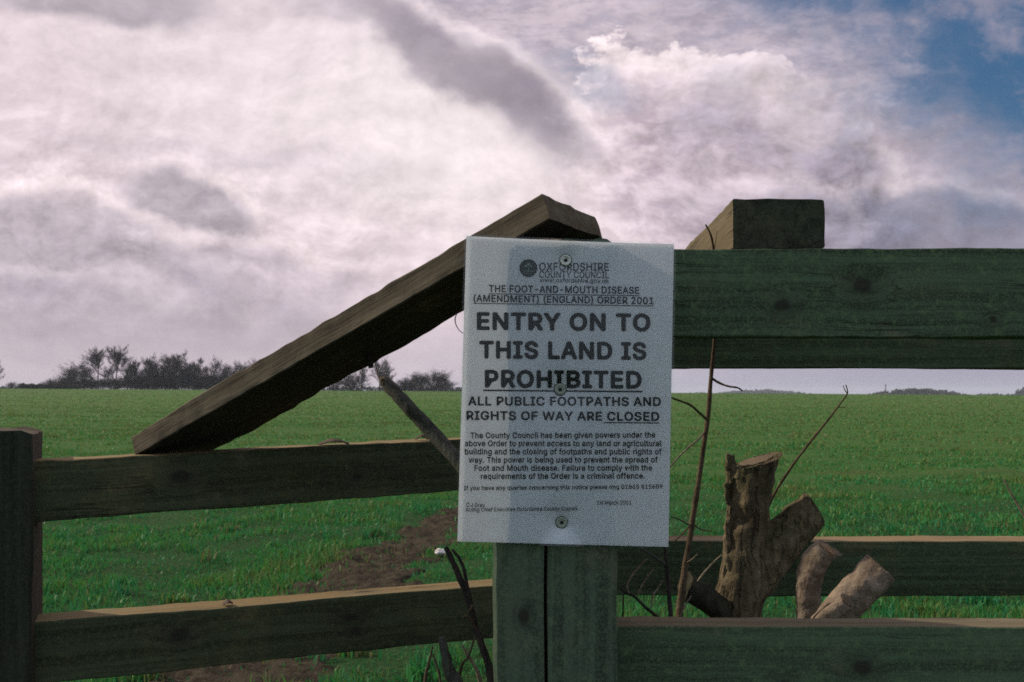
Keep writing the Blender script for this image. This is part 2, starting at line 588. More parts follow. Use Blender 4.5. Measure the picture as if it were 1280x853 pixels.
def path_mask(x, y):
    """1 in the middle of the trodden path, 0 outside (ragged)"""
    x = np.asarray(x, float); y = np.asarray(y, float)
    best = np.full(x.shape, -9.0)
    for (a, b), (wa, wb) in zip(zip(PATH[:-1], PATH[1:]), zip(PW[:-1], PW[1:])):
        ax, ay = a; bx, by = b
        dx, dy = bx - ax, by - ay
        s = np.clip(((x - ax) * dx + (y - ay) * dy) / (dx * dx + dy * dy), 0, 1)
        d = np.hypot(x - ax - s * dx, y - ay - s * dy)
        best = np.maximum(best, 1 - d / (wa + (wb - wa) * s))
    rag = -.12 + .30 * np.sin(7.1 * x + 3 * np.sin(2.3 * y)) + .26 * np.sin(11.3 * y + 2.7 * x) + .24 * np.sin(19 * x - 13 * y)
    return np.clip(best * 1.8 + rag, 0, 1) * (best > -.3)


def ground_material():
    m, t, out = new_mat('field_ground')
    p = t.node('ShaderNodeNewGeometry').outputs['Position']
    x, y, z = t.sep(p)
    p2 = t.comb(x, y, 0.0)
    rows = t.noise(t.v('MULTIPLY', p2, (.16, .9, 1)), 1.0, 6, .65, .6)
    patch = t.noise(p2, .05, 5, .6)
    mid = t.noise(t.v('MULTIPLY', p2, (.7, 1.5, 1)), 1.4, 7, .68)
    fine = t.noise(p2, 28.0, 6, .7)
    g = t.mix(t.step(fine, .32, .68), (.028, .082, .022), (.075, .165, .036))
    g = t.mix(t.step(mid, .50, .68, 0, .55), g, (.095, .150, .040))
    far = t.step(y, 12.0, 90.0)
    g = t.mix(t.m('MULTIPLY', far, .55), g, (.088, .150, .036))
    soil = t.mix(t.step(fine, .3, .7), (.052, .036, .022), (.120, .084, .052))
    sm = t.m('MULTIPLY', t.step(rows, .53, .70), t.step(mid, .40, .62))
    sm = t.m('MULTIPLY', sm, t.step(y, 12.0, 60.0, .60, .38))
    c = t.mix(sm, g, soil)
    c = t.mix(t.step(patch, .42, .66, 0, .30), c, (.085, .110, .036))
    c = t.mix(t.step(mid, .44, .30, 0, .45), c, (.018, .045, .014))
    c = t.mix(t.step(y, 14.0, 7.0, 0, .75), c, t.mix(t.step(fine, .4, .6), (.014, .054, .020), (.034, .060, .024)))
    h = t.m('ADD', t.m('MULTIPLY', fine, .6), t.m('MULTIPLY', mid, 1.2))
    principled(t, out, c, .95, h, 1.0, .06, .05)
    return m


def soil_material():
    m, t, out = new_mat('trodden_soil')
    p = t.node('ShaderNodeNewGeometry').outputs['Position']
    a = t.noise(p, 14, 8, .68)
    b = t.noise(p, 90, 5, .65)
    c = t.mix(t.step(a, .3, .7), (.028, .024, .017), (.082, .067, .046))
    c = t.mix(t.step(b, .56, .72, 0, .6), c, (.165, .135, .092))
    c = t.mix(t.step(b, .42, .30, 0, .6), c, (.022, .016, .011))
    h = t.m('ADD', a, t.m('MULTIPLY', b, .5))
    principled(t, out, c, .95, h, 1.0, .03, .05)
    return m


def build_ground():
    ys = np.concatenate([-np.geomspace(4, 320, 26)[::-1], np.linspace(-3.4, 3.0, 26), np.geomspace(3.06, 20, 190), np.geomspace(20.6, 262, 110), np.geomspace(268, 5200, 50)])
    nx = 261
    s = np.linspace(-1, 1, nx)
    s = np.sign(s) * (np.abs(s) ** 1.25)
    X = s[None, :] * (7 + 1.15 * np.abs(ys))[:, None]
    Y = np.repeat(ys[:, None], nx, 1)
    Z = ground_h(X, Y)
    Z = Z - .03 * path_mask(X, Y)
    V = np.stack([X, Y, Z], -1).reshape(-1, 3)
    i = np.arange(len(ys) - 1)[:, None] * nx + np.arange(nx - 1)[None, :]
    Q = np.stack([i, i + 1, i + nx + 1, i + nx], -1).reshape(-1, 4)
    o = link('field', fastmesh('field', V, Q, smooth=True), ground_material())
    tag(o, 'green field of short winter crop running to the horizon', kind='structure')
    # trodden earth of the closed footpath
    xs = np.arange(-2.6, .75, .022)
    yy = np.arange(.6, 12.0, .03)
    X, Y = np.meshgrid(xs, yy)
    mk = path_mask(X, Y)
    lump = np.zeros_like(X)
    for k in range(X.shape[0]):
        for j in range(X.shape[1]):
            if mk[k, j] > 0:
                q = Vector((X[k, j], Y[k, j], 0))
                lump[k, j] = .026 * noise.noise(q * 5) + .024 * noise.noise(q * 13) + .015 * noise.noise(q * 31)
    Z = ground_h(X, Y) - .035 + .038 * np.clip(mk * 2.2, 0, 1) + lump
    V = np.stack([X, Y, Z], -1).reshape(-1, 3)
    n = len(xs)
    i = np.arange(len(yy) - 1)[:, None] * n + np.arange(n - 1)[None, :]
    keep = (mk[:-1, :-1] + mk[1:, 1:] + mk[1:, :-1] + mk[:-1, 1:]) > 0
    Q = np.stack([i, i + 1, i + n + 1, i + n], -1)[keep]
    o = link('path', fastmesh('path', V, Q, smooth=True), soil_material())
    tag(o, 'trodden strip of brown earth leading through the grass', kind='structure')


def blade_material():
    m, t, out = new_mat('grass_blades')
    a = t.node('ShaderNodeAttribute', attribute_name='tint').outputs['Fac']
    r = t.node('ShaderNodeValToRGB')
    t.l.new(a, r.inputs[0])
    e = r.color_ramp.elements
    e[0].position = 0.0; e[0].color = (.008, .100, .046, 1)
    e[1].position = 1.0; e[1].color = (.20, .155, .075, 1)
    for pos, c in ((.35, (.014, .190, .066)), (.62, (.036, .212, .050)), (.84, (.100, .190, .038)), (.93, (.16, .15, .055))):
        k = e.new(pos); k.color = (*c, 1)
    p = principled(t, out, r.outputs[0], .55, spec=.25, surface=False)
    tr = t.node('ShaderNodeBsdfTranslucent')
    t.l.new(t.mix(.5, r.outputs[0], (.06, .16, .02)), tr.inputs[0])
    mx = t.node('ShaderNodeMixShader')
    mx.inputs[0].default_value = .35
    t.l.new(p.outputs[0], mx.inputs[1])
    t.l.new(tr.outputs[0], mx.inputs[2])
    t.l.new(mx.outputs[0], out.inputs['Surface'])
    return m


def vnoise(x, y, f, seed=0):
    r = np.random.default_rng(seed)
    v = np.zeros_like(x)
    for k in range(7):
        a = r.uniform(0, 6.28); ph = r.uniform(0, 6.28); ff = f * r.uniform(.6, 1.7)
        v += np.sin((x * math.cos(a) + y * math.sin(a)) * ff + ph + 1.3 * np.sin((x * math.sin(a) - y * math.cos(a)) * ff * .7))
    return v / 7 + .5 * 0


def build_grass():
    px, py, hh, ww, dry = [], [], [], [], []

    def band(y0, y1, dens, hmin, hmax, w, xpad=.8):
        area = 0
        n = int(dens * ((y1 - y0) * (2 * (xpad + .56 * (y0 + y1) / 2))))
        y = RNG.uniform(y0, y1, n)
        x = RNG.uniform(-1, 1, n) * (xpad + .56 * y)
        cl = 1.2 * vnoise(x, y, 2.2, 3) + .9 * vnoise(x, y, 7.0, 5) + .6 * vnoise(x, y, 17.0, 15)
        row = vnoise(x * .22, y, 2.6, 11) + .8 * vnoise(x * .3, y, .8, 13)
        pm = path_mask(x, y)
        keep = RNG.uniform(0, 1, n) < np.clip(.80 + .8 * cl, .34, 1)
        keep &= RNG.uniform(0, 1, n) > np.clip(pm * 1.05, 0, .86)
        if y0 > 7.9:
            keep &= RNG.uniform(0, 1, n) < np.clip(.50 + 1.3 * row, .06, 1)
        x, y, cl, pm = x[keep], y[keep], cl[keep], pm[keep]
        k = len(x)
        px.append(x); py.append(y)
        hh.append(RNG.uniform(hmin, hmax, k) * np.clip(1 + .7 * cl, .45, 1.8) * (1 - .45 * pm))
        ww.append(w * RNG.uniform(.6, 1.5, k))
        b = np.clip(.50 + .55 * cl * .5 + RNG.normal(0, .17, k) + .13 * np.clip((y - 5) / 12, 0, 1.9), 0, .89)
        d = RNG.uniform(0, 1, k) < (.05 + .30 * pm + .05 * np.clip((y - 8) / 15, 0, 1))
        b[d] = RNG.uniform(.88, 1, d.sum())
        dry.append(b)

    band(1.9, 3.2, 900, .02, .055, .0028, .7)
    band(3.2, 4.8, 4600, .018, .058, .0028)
    band(4.8, 7.0, 3300, .018, .055, .0036)
    band(7.0, 11.0, 1700, .020, .055, .0052)
    band(11.0, 18.0, 640, .022, .055, .0086)
    band(18.0, 34.0, 170, .025, .055, .0170, 1.5)
    band(34.0, 60.0, 40, .028, .06, .032, 2)
    band(60.0, 110.0, 9, .03, .06, .060, 3)
    band(110.0, 256.0, 1.6, .04, .07, .12, 3)
    # coarse tussocks and weed rosettes along the fence foot and the path edge
    for k in range(230):
        cy = RNG.uniform(3.2, 9.0)
        cx = RNG.uniform(-1, 1) * (.5 + .56 * cy)
        if path_mask(np.array([cx]), np.array([cy]))[0] > .75: continue
        m = int(RNG.uniform(14, 46))
        broad = RNG.uniform() < .35
        px.append(cx + RNG.normal(0, .035, m)); py.append(cy + RNG.normal(0, .035, m))
        hh.append(RNG.uniform(.05, .075, m) if broad else RNG.uniform(.06, .13, m))
        ww.append(RNG.uniform(.006, .011, m) if broad else RNG.uniform(.002, .0042, m))
        tt = np.clip(RNG.uniform(.25, .8) + RNG.normal(0, .08, m), 0, .88)
        dd = RNG.uniform(0, 1, m) < RNG.choice([.02, .1, .45])
        tt[dd] = RNG.uniform(.9, 1, dd.sum())
        dry.append(tt)
    x = np.concatenate(px); y = np.concatenate(py); h = np.concatenate(hh); w = np.concatenate(ww); tint = np.concatenate(dry)
    # a few long pale tussock blades
    n = len(x)
    z = ground_h(x, y) - .008
    az = RNG.uniform(0, 2 * np.pi, n)
    lean = np.abs(RNG.normal(.35, .32, n))
    dx, dy = np.cos(az), np.sin(az)
    fx = RNG.uniform(0, 2 * np.pi, n)
    sx, sy = np.cos(fx) * w, np.sin(fx) * w
    b = np.stack([x, y, z], -1)
    side = np.stack([sx, sy, 0 * sx], -1)
    up = np.zeros((n, 3)); up[:, 2] = h * np.cos(np.clip(lean, 0, 1.25) * .55) * .60
    out1 = np.stack([dx * h * lean * .30, dy * h * lean * .30, 0 * h], -1)
    tip = np.stack([dx * h * lean, dy * h * lean, h * np.cos(np.clip(lean, 0, 1.3))], -1)
    V = np.stack([b - side, b + side, b + up + out1 + side * .8, b + up + out1 - side * .8, b + tip], 1).reshape(-1, 3)
    i = np.arange(n) * 5
    Q = np.stack([i, i + 1, i + 2, i + 3], -1)
    T = np.stack([i + 3, i + 2, i + 4], -1)
    me = fastmesh('grass', V, Q, T, True, np.repeat(tint, 5))
    o = link('grass', me, blade_material())
    tag(o, 'blades of short green grass and crop covering the near field', kind='stuff')
    print('grass blades', n)


build_ground()
build_grass()


# ------------------------------------------------------------------ fences
def board_mesh(name, L, w, t, seg=60, worn=.0009, seed=0.0, ends=0.0, taper=0.0):
    """squared timber, local X along the grain (0..L), Y across (0..w), Z thickness (0..t); worn, slightly wavy arrises"""
    c = min(.0014, .2 * min(w, t))
    prof = []
    ny, nz = 8, 5
    for k in range(ny + 1): prof.append((c + (w - 2 * c) * k / ny, 0))
    for k in range(nz + 1): prof.append((w, c + (t - 2 * c) * k / nz))
    for k in range(ny + 1): prof.append((w - c - (w - 2 * c) * k / ny, t))
    for k in range(nz + 1): prof.append((0, t - c - (t - 2 * c) * k / nz))
    V, Fc = [], []
    n = len(prof)
    for i in range(seg + 1):
        x = L * i / seg
        for j, (a, b) in enumerate(prof):
            q = Vector((x * 5 + seed, a * 18 + seed * .7, b * 18))
            ea = min(a, w - a); eb = min(b, t - b)
            edge = 1.0 + 1.6 * max(0, 1 - (ea + eb) / .012)
            d = worn * edge * (noise.noise(q) + .6 * noise.noise(q * 2.9) + .5 * noise.noise(Vector((x * 45, a * 60 + seed, b * 60))))
            wave = .0010 * noise.noise(Vector((x * 2.2 + seed, 3.1, 0)))
            ca, cb = (a - w / 2) / max(w, 1e-6), (b - t / 2) / max(t, 1e-6)
            xx = x
            if i in (0, seg):
                xx += (worn + ends) * noise.noise(Vector((a * 40 + seed, b * 40, i))) * 1.2
            V.append((xx, a + d * ca * 1.6 + wave, b + d * cb * 1.6 + wave * .6))
    for i in range(seg):
        for j in range(n):
            j2 = (j + 1) % n
            Fc.append((i * n + j, (i + 1) * n + j, (i + 1) * n + j2, i * n + j2))
    # end caps: fan to a centre
    for i in (0, seg):
        cx = sum(V[i * n + j][0] for j in range(n)) / n
        V.append((cx, w / 2, t / 2))
        ci = len(V) - 1
        for j in range(n):
            j2 = (j + 1) % n
            Fc.append((ci, i * n + j, i * n + j2) if i == 0 else (ci, i * n + j2, i * n + j))
    me = mesh_from(V, Fc, name)
    bm = bmesh.new()
    bm.from_mesh(me)
    bmesh.ops.recalc_face_normals(bm, faces=bm.faces)
    bm.to_mesh(me)
    bm.free()
    return me


def basis(o, ex, ey, ez):
    m = Matrix.Identity(4)
    for k, e in enumerate((ex, ey, ez)):
        for r in range(3): m[r][k] = e[r]
    for r in range(3): m[r][3] = o[r]
    return m


def rail(name, a, b, h, t, mat, parent, seed, seg=90, worn=.0008):
    """rail with the top front arris running from a to b; front face looks at the camera, thickness goes away from it"""
    a, b = Vector(a), Vector(b)
    ex = (b - a).normalized()
    up = Vector((0, 0, 1))
    ey = (up - ex * up.dot(ex)).normalized()
    ez = ex.cross(ey)            # towards the camera for a left-to-right rail
    o = a - ey * h - ez * t
    return link(name, board_mesh(name, (b - a).length, h, t, seg, worn, seed), mat, parent, basis(o, ex, ey, ez))


def post_mesh(name, w, d, h, seed, groove=None, top_rise=.0, seg=90, worn=.0007):
    """upright post, local X is up the grain; Y across (0..w), Z depth (0..d, d is the camera side)"""
    me = bpy.data.meshes.new(name)
    prof = []
    c = .004
    for k in range(9): prof.append([c + (w - 2 * c) * k / 8, 0, 0])
    for k in range(7): prof.append([w, c + (d - 2 * c) * k / 6, 0])
    front = [w - c - (w - 2 * c) * k / 16 for k in range(17)]
    for a in front: prof.append([a, d, 0])
    for k in range(7): prof.append([0, d - c - (d - 2 * c) * k / 6, 0])
    V, Fc = [], []
    if groove is not None:
        g = groove(0)
        ins = [(g + .0020, 0), (g + .0009, .5), (g, 1.0), (g - .0009, .5), (g - .0020, 0)]
        idx = next(i for i, p in enumerate(prof) if p[1] == d and p[0] < g)
        # drop front points too near the shake
        prof = [p for p in prof if not (p[1] == d and abs(p[0] - g) < .010)]
        idx = next(i for i, p in enumerate(prof) if p[1] == d and p[0] < g)
        prof[idx:idx] = [[a, d, k + 1e-6] for a, k in ins]
    n = len(prof)
    for i in range(seg + 1):
        x = h * i / seg
        for a, b, gk in prof:
            aa, bb = a, b
            if gk:
                off = groove(x) - groove(0)
                aa = a + off
                bb = b - .022 * gk
            q = Vector((x * 6 + seed, aa * 20, bb * 20))
            dd = worn * (noise.noise(q) + .6 * noise.noise(q * 3.1) + .5 * noise.noise(Vector((x * 40, aa * 55 + seed, bb * 55))))
            ea, eb = min(aa, w - aa), min(b, d - b)
            dd *= 1 + 2.0 * max(0, 1 - (ea + eb) / .012)
            xx = x
            if i == seg:
                xx += top_rise * (1 - bb / d) + .003 * noise.noise(Vector((aa * 60 + seed, bb * 60, 0)))
                xx -= .006 * max(0, 1 - (w - aa) / .012) + .004 * max(0, 1 - aa / .01)
            ca, cb = (aa - w / 2) / w, (bb - d / 2) / d
            V.append((xx, aa + dd * 1.6 * ca, bb + dd * 1.6 * cb))
    for i in range(seg):
        for j in range(n):
            j2 = (j + 1) % n
            Fc.append((i * n + j, (i + 1) * n + j, (i + 1) * n + j2, i * n + j2))
    Fc.append(tuple(range(n)))
    Fc.append(tuple(seg * n + j for j in range(n)))
    me.from_pydata(V, [], Fc)
    bm = bmesh.new(); bm.from_mesh(me)
    bmesh.ops.triangulate(bm, faces=[f for f in bm.faces if len(f.verts) > 4])
    bmesh.ops.recalc_face_normals(bm, faces=bm.faces)
    bm.to_mesh(me); bm.free()
    me.update()
    return me


def post(x0, x1, y0, y1, top, mat, parent, seed, **kw):
    """post between x0..x1, front y0, back y1, sunk a little into the ground"""
    h = top + .25
    me = post_mesh('post', x1 - x0, y1 - y0, h, seed, **kw)
    # local X -> up, local Y -> +x, local Z -> -y
    o = Vector((x0, y1, -.25))
    return link('post', me, mat, parent, basis(o, Vector((0, 0, 1)), Vector((1, 0, 0)), Vector((0, -1, 0))))


# right-hand near fence with the post that carries the notice
near = thing('wooden_fence', (.044, 1.06, 0), 'green stained post and rail fence at the right, its split post carrying the paper notice', 'fence')
PX0, PX1, PY0, PY1 = -.0185, .1069, 1.0, 1.12
post(PX0, PX1, PY0, PY1, 1.203, M_post, near, 2.0,
     groove=lambda x: .0545 - .010 * ((x - 1.2) / .4) * -1 * .5 + .0012 * math.sin(x * 21), top_rise=.014, seg=150)
rail('rail', (PX1, 1.05, 1.2019), (1.62, 1.05, 1.2005), .0929, .045, M_rail_grey, near, 5.0, 130)
rail('rail', (PX1, 1.05, .8018), (1.62, 1.05, .8022), .096, .045, M_rail_grey, near, 8.3, 130)
post(1.47, 1.59, 1.097, 1.21, 1.24, M_post, near, 12.0)

# second fence behind it
far = thing('wooden_fence', (.05, 1.64, 0), 'second row of fence rails running close behind the near right fence and the cut stump', 'fence')
rail('rail', (.0, 1.54, 1.185), (2.0, 1.545, 1.1835), .098, .055, M_rail, far, 15.0, 130)
rail('rail', (.0, 1.54, .8185), (2.0, 1.54, .8190), .0845, .058, M_rail, far, 18.0, 130)
post(.01, .11, 1.60, 1.70, 1.19, M_post, far, 21.0)
post(1.80, 1.91, 1.60, 1.71, 1.19, M_post, far, 24.0)

# left-hand fence
lf = thing('wooden_fence', (-.66, 1.30, 0), 'dark two-rail fence at the left, angled away from its thick corner post', 'fence')
_d = Vector((math.cos(R(20)), math.sin(R(20)), 0))
_q = Vector((math.sin(R(20)), -math.cos(R(20)), 0))            # towards the camera side
_fr = Vector((-.603, 1.252, -.25))                    # front right arris
link('post', post_mesh('post', .15, .125, 1.252, 27.0), M_left_post, lf,
     basis(_fr - _d * .15 - _q * .125, Vector((0, 0, 1)), _d, _q))
rail('rail', (-.6460, 1.2603, .9606), (-.0125, 1.548, .980), .0785, .050, M_left, lf, 31.0, 90, .0011)
rail('rail', (-.6460, 1.2603, .7548), (-.0125, 1.548, .7505), .0800, .050, M_left, lf, 35.0, 90, .0010)

# the broken plank leaning from the post top down to the left rail
A = Vector((.0312, 1.050, 1.2585))
B = Vector((-.5215, 1.360, .9895))
ex = (B - A).normalized()
wdir = Vector((.077, .110, .0))
ey = (wdir - ex * wdir.dot(ex)).normalized()
ez = ex.cross(ey)
if ez.z > 0: ez_up = ez
else: ez_up = -ez
PT, PWD = .0285, .128
org = A - ez_up * PT
# keep the frame right handed: X along, Y across, Z up or down
if ex.cross(ey).z > 0:
    mtx = basis(org, ex, ey, ez_up)
else:
    mtx = basis(A, ex, ey, -ez_up)
plank = thing('plank', (A + B) / 2, 'long broken brown plank sloping from the notice post down to the left rail', 'plank')
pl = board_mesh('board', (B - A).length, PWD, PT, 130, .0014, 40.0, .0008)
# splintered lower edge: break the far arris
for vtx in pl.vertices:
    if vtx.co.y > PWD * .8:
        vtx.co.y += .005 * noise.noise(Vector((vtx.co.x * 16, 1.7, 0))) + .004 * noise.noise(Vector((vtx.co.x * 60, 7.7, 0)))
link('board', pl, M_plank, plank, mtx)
V, Fc = [], []
tube(V, Fc, [at(459, 436, 1.27), at(462, 447, 1.27), at(464, 460, 1.268)], [.0042, .0046, .0030], 7, .3, 2.0, 3)
link('peg', mesh_from(V, Fc, 'peg'), M_dark_stem, plank)

# square beam laid across the two right-hand fences
beam = thing('beam', (.29, 1.3, 1.205), 'thick square-sawn beam end laid across the two right-hand top rails', 'beam')
bo = Vector((.2366, 1.066, 1.2035))
bx = Vector((0.0, .60, -.019)).normalized()
by = Vector((1, 0, 0))
# X along (away from the camera), Y across, Z up
bz = bx.cross(by)
if bz.z < 0:
    bm_ = board_mesh('timber', .60, .0985, .0530, 60, .0009, 50.0, .001)
    link('timber', bm_, M_beam, beam, basis(bo + Vector((0, 0, .053)), bx, by, bz))
else:
    link('timber', board_mesh('timber', .60, .0985, .0530, 60, .0009, 50.0, .001), M_beam, beam, basis(bo, bx, by, bz))


# ------------------------------------------------------------------ the notice
C_TL, C_TR, C_BR, C_BL = (580.5, 292.5), (845, 303), (838, 686.5), (569, 679.5)
D_N = .9955
PINS = [(707, 326), (700, 487), (702, 653)]


def sheet_depth(px, py):
    """distance of the sheet in front of the camera at a photograph position: held to the post by three pins, loose edges lifting"""
    d = D_N
    d += .0011 * math.sin((px - 560) / 60.0) * math.sin((py - 300) / 95.0)
    d += .0030 * max(0, (620 - px) / 50.0) ** 1.5            # left edge bends back
    d -= .0045 * max(0, (px - 775) / 65.0) ** 1.6           # right edge comes forward
    for (qx, qy) in PINS:
        r = math.hypot(px - qx, (py - qy))
        d += (.9992 - d) * math.exp(-(r / 20.0) ** 1.5) * .7
    # creased triangle under the bottom pin
    if py > 655:
        s = min(1, (py - 655) / 28.0)
        half = 4 + 24 * s
        f = max(0.0, 1 - abs(px - 702) / half)
        d -= .0040 * s * f
    return d


def sheet_pt(px, py, lift=0.0):
    d = sheet_depth(px, py)
    p = at(px, py, d)
    return p + Vector((0, -lift, 0))


def quad_px(s, t, inset=0.0):
    """bilinear position on the sheet, inset in pixels"""
    s = inset / 266 + s * (1 - 2 * inset / 266)
    t = inset / 386 + t * (1 - 2 * inset / 386)
    x = (1 - t) * ((1 - s) * C_TL[0] + s * C_TR[0]) + t * ((1 - s) * C_BL[0] + s * C_BR[0])
    y = (1 - t) * ((1 - s) * C_TL[1] + s * C_TR[1]) + t * ((1 - s) * C_BL[1] + s * C_BR[1])
    y += 1.8 * math.sin(math.pi * s) * (1 - t) * .6
    return x, y


def sheet_mesh(name, inset, lift, nx=70, ny=100, thick=0.0):
    V, Fc = [], []
    for side in ((0, thick) if thick else (0,)):
        for j in range(ny + 1):
            for i in range(nx + 1):
                V.append(sheet_pt(*quad_px(i / nx, j / ny, inset), lift - side))
    n = nx + 1
    N = n * (ny + 1)
    for j in range(ny):
        for i in range(nx):
            a = j * n + i
            Fc.append((a, a + n, a + n + 1, a + 1))
            if thick: Fc.append((N + a, N + a + 1, N + a + n + 1, N + a + n))
    if thick:
        ring = [i for i in range(nx)] + [j * n + nx for j in range(ny)] + [ny * n + i for i in range(nx, 0, -1)] + [j * n for j in range(ny, 0, -1)]
        for k in range(len(ring)):
            a, b = ring[k], ring[(k + 1) % len(ring)]
            Fc.append((a, b, N + b, N + a))
    return mesh_from(V, Fc, name, True)


def paper_material():
    m, t, out = new_mat('white_paper')
    p = t.node('ShaderNodeTexCoord').outputs['Object']
    n = t.noise(p, 60, 5, .6)
    c = t.mix(t.step(n, .3, .7), (.78, .80, .84), (.84, .85, .88))
    pr = principled(t, out, c, .8, spec=.2, surface=False)
    tr = t.node('ShaderNodeBsdfTranslucent')
    tr.inputs[0].default_value = (.88, .85, .84, 1)
    mx = t.node('ShaderNodeMixShader')
    mx.inputs[0].default_value = .15
    t.l.new(pr.outputs[0], mx.inputs[1]); t.l.new(tr.outputs[0], mx.inputs[2])
    t.l.new(mx.outputs[0], out.inputs['Surface'])
    return m


def film_material():
    m, t, out = new_mat('clear_laminate')
    gl = t.node('ShaderNodeBsdfGlossy')
    gl.inputs['Roughness'].default_value = .18
    gl.inputs['Color'].default_value = (.9, .95, .95, 1)
    tr = t.node('ShaderNodeBsdfTransparent')
    tr.inputs[0].default_value = (.93, .96, .95, 1)
    fr = t.node('ShaderNodeFresnel'); fr.inputs[0].default_value = 1.45
    mx = t.node('ShaderNodeMixShader')
    t.l.new(fr.outputs[0], mx.inputs[0])
    t.l.new(tr.outputs[0], mx.inputs[1]); t.l.new(gl.outputs[0], mx.inputs[2])
    t.l.new(mx.outputs[0], out.inputs['Surface'])
    return m


def ink_material():
    return flat_mat('black_ink', (.010, .013, .014), .8)


notice = thing('notice', sheet_pt(707, 490), 'white laminated council notice with black lettering nailed to the fence post', 'notice')
link('paper', sheet_mesh('paper', 2.6, 0.0), paper_material(), notice)
link('laminate', sheet_mesh('laminate', 0.0, .0009), film_material(), notice)
M_ink = ink_material()
M_grey_ink = flat_mat('grey_ink', (.030, .038, .040), .8)
M_crest = flat_mat('crest_ink', (.035, .048, .044), .6)


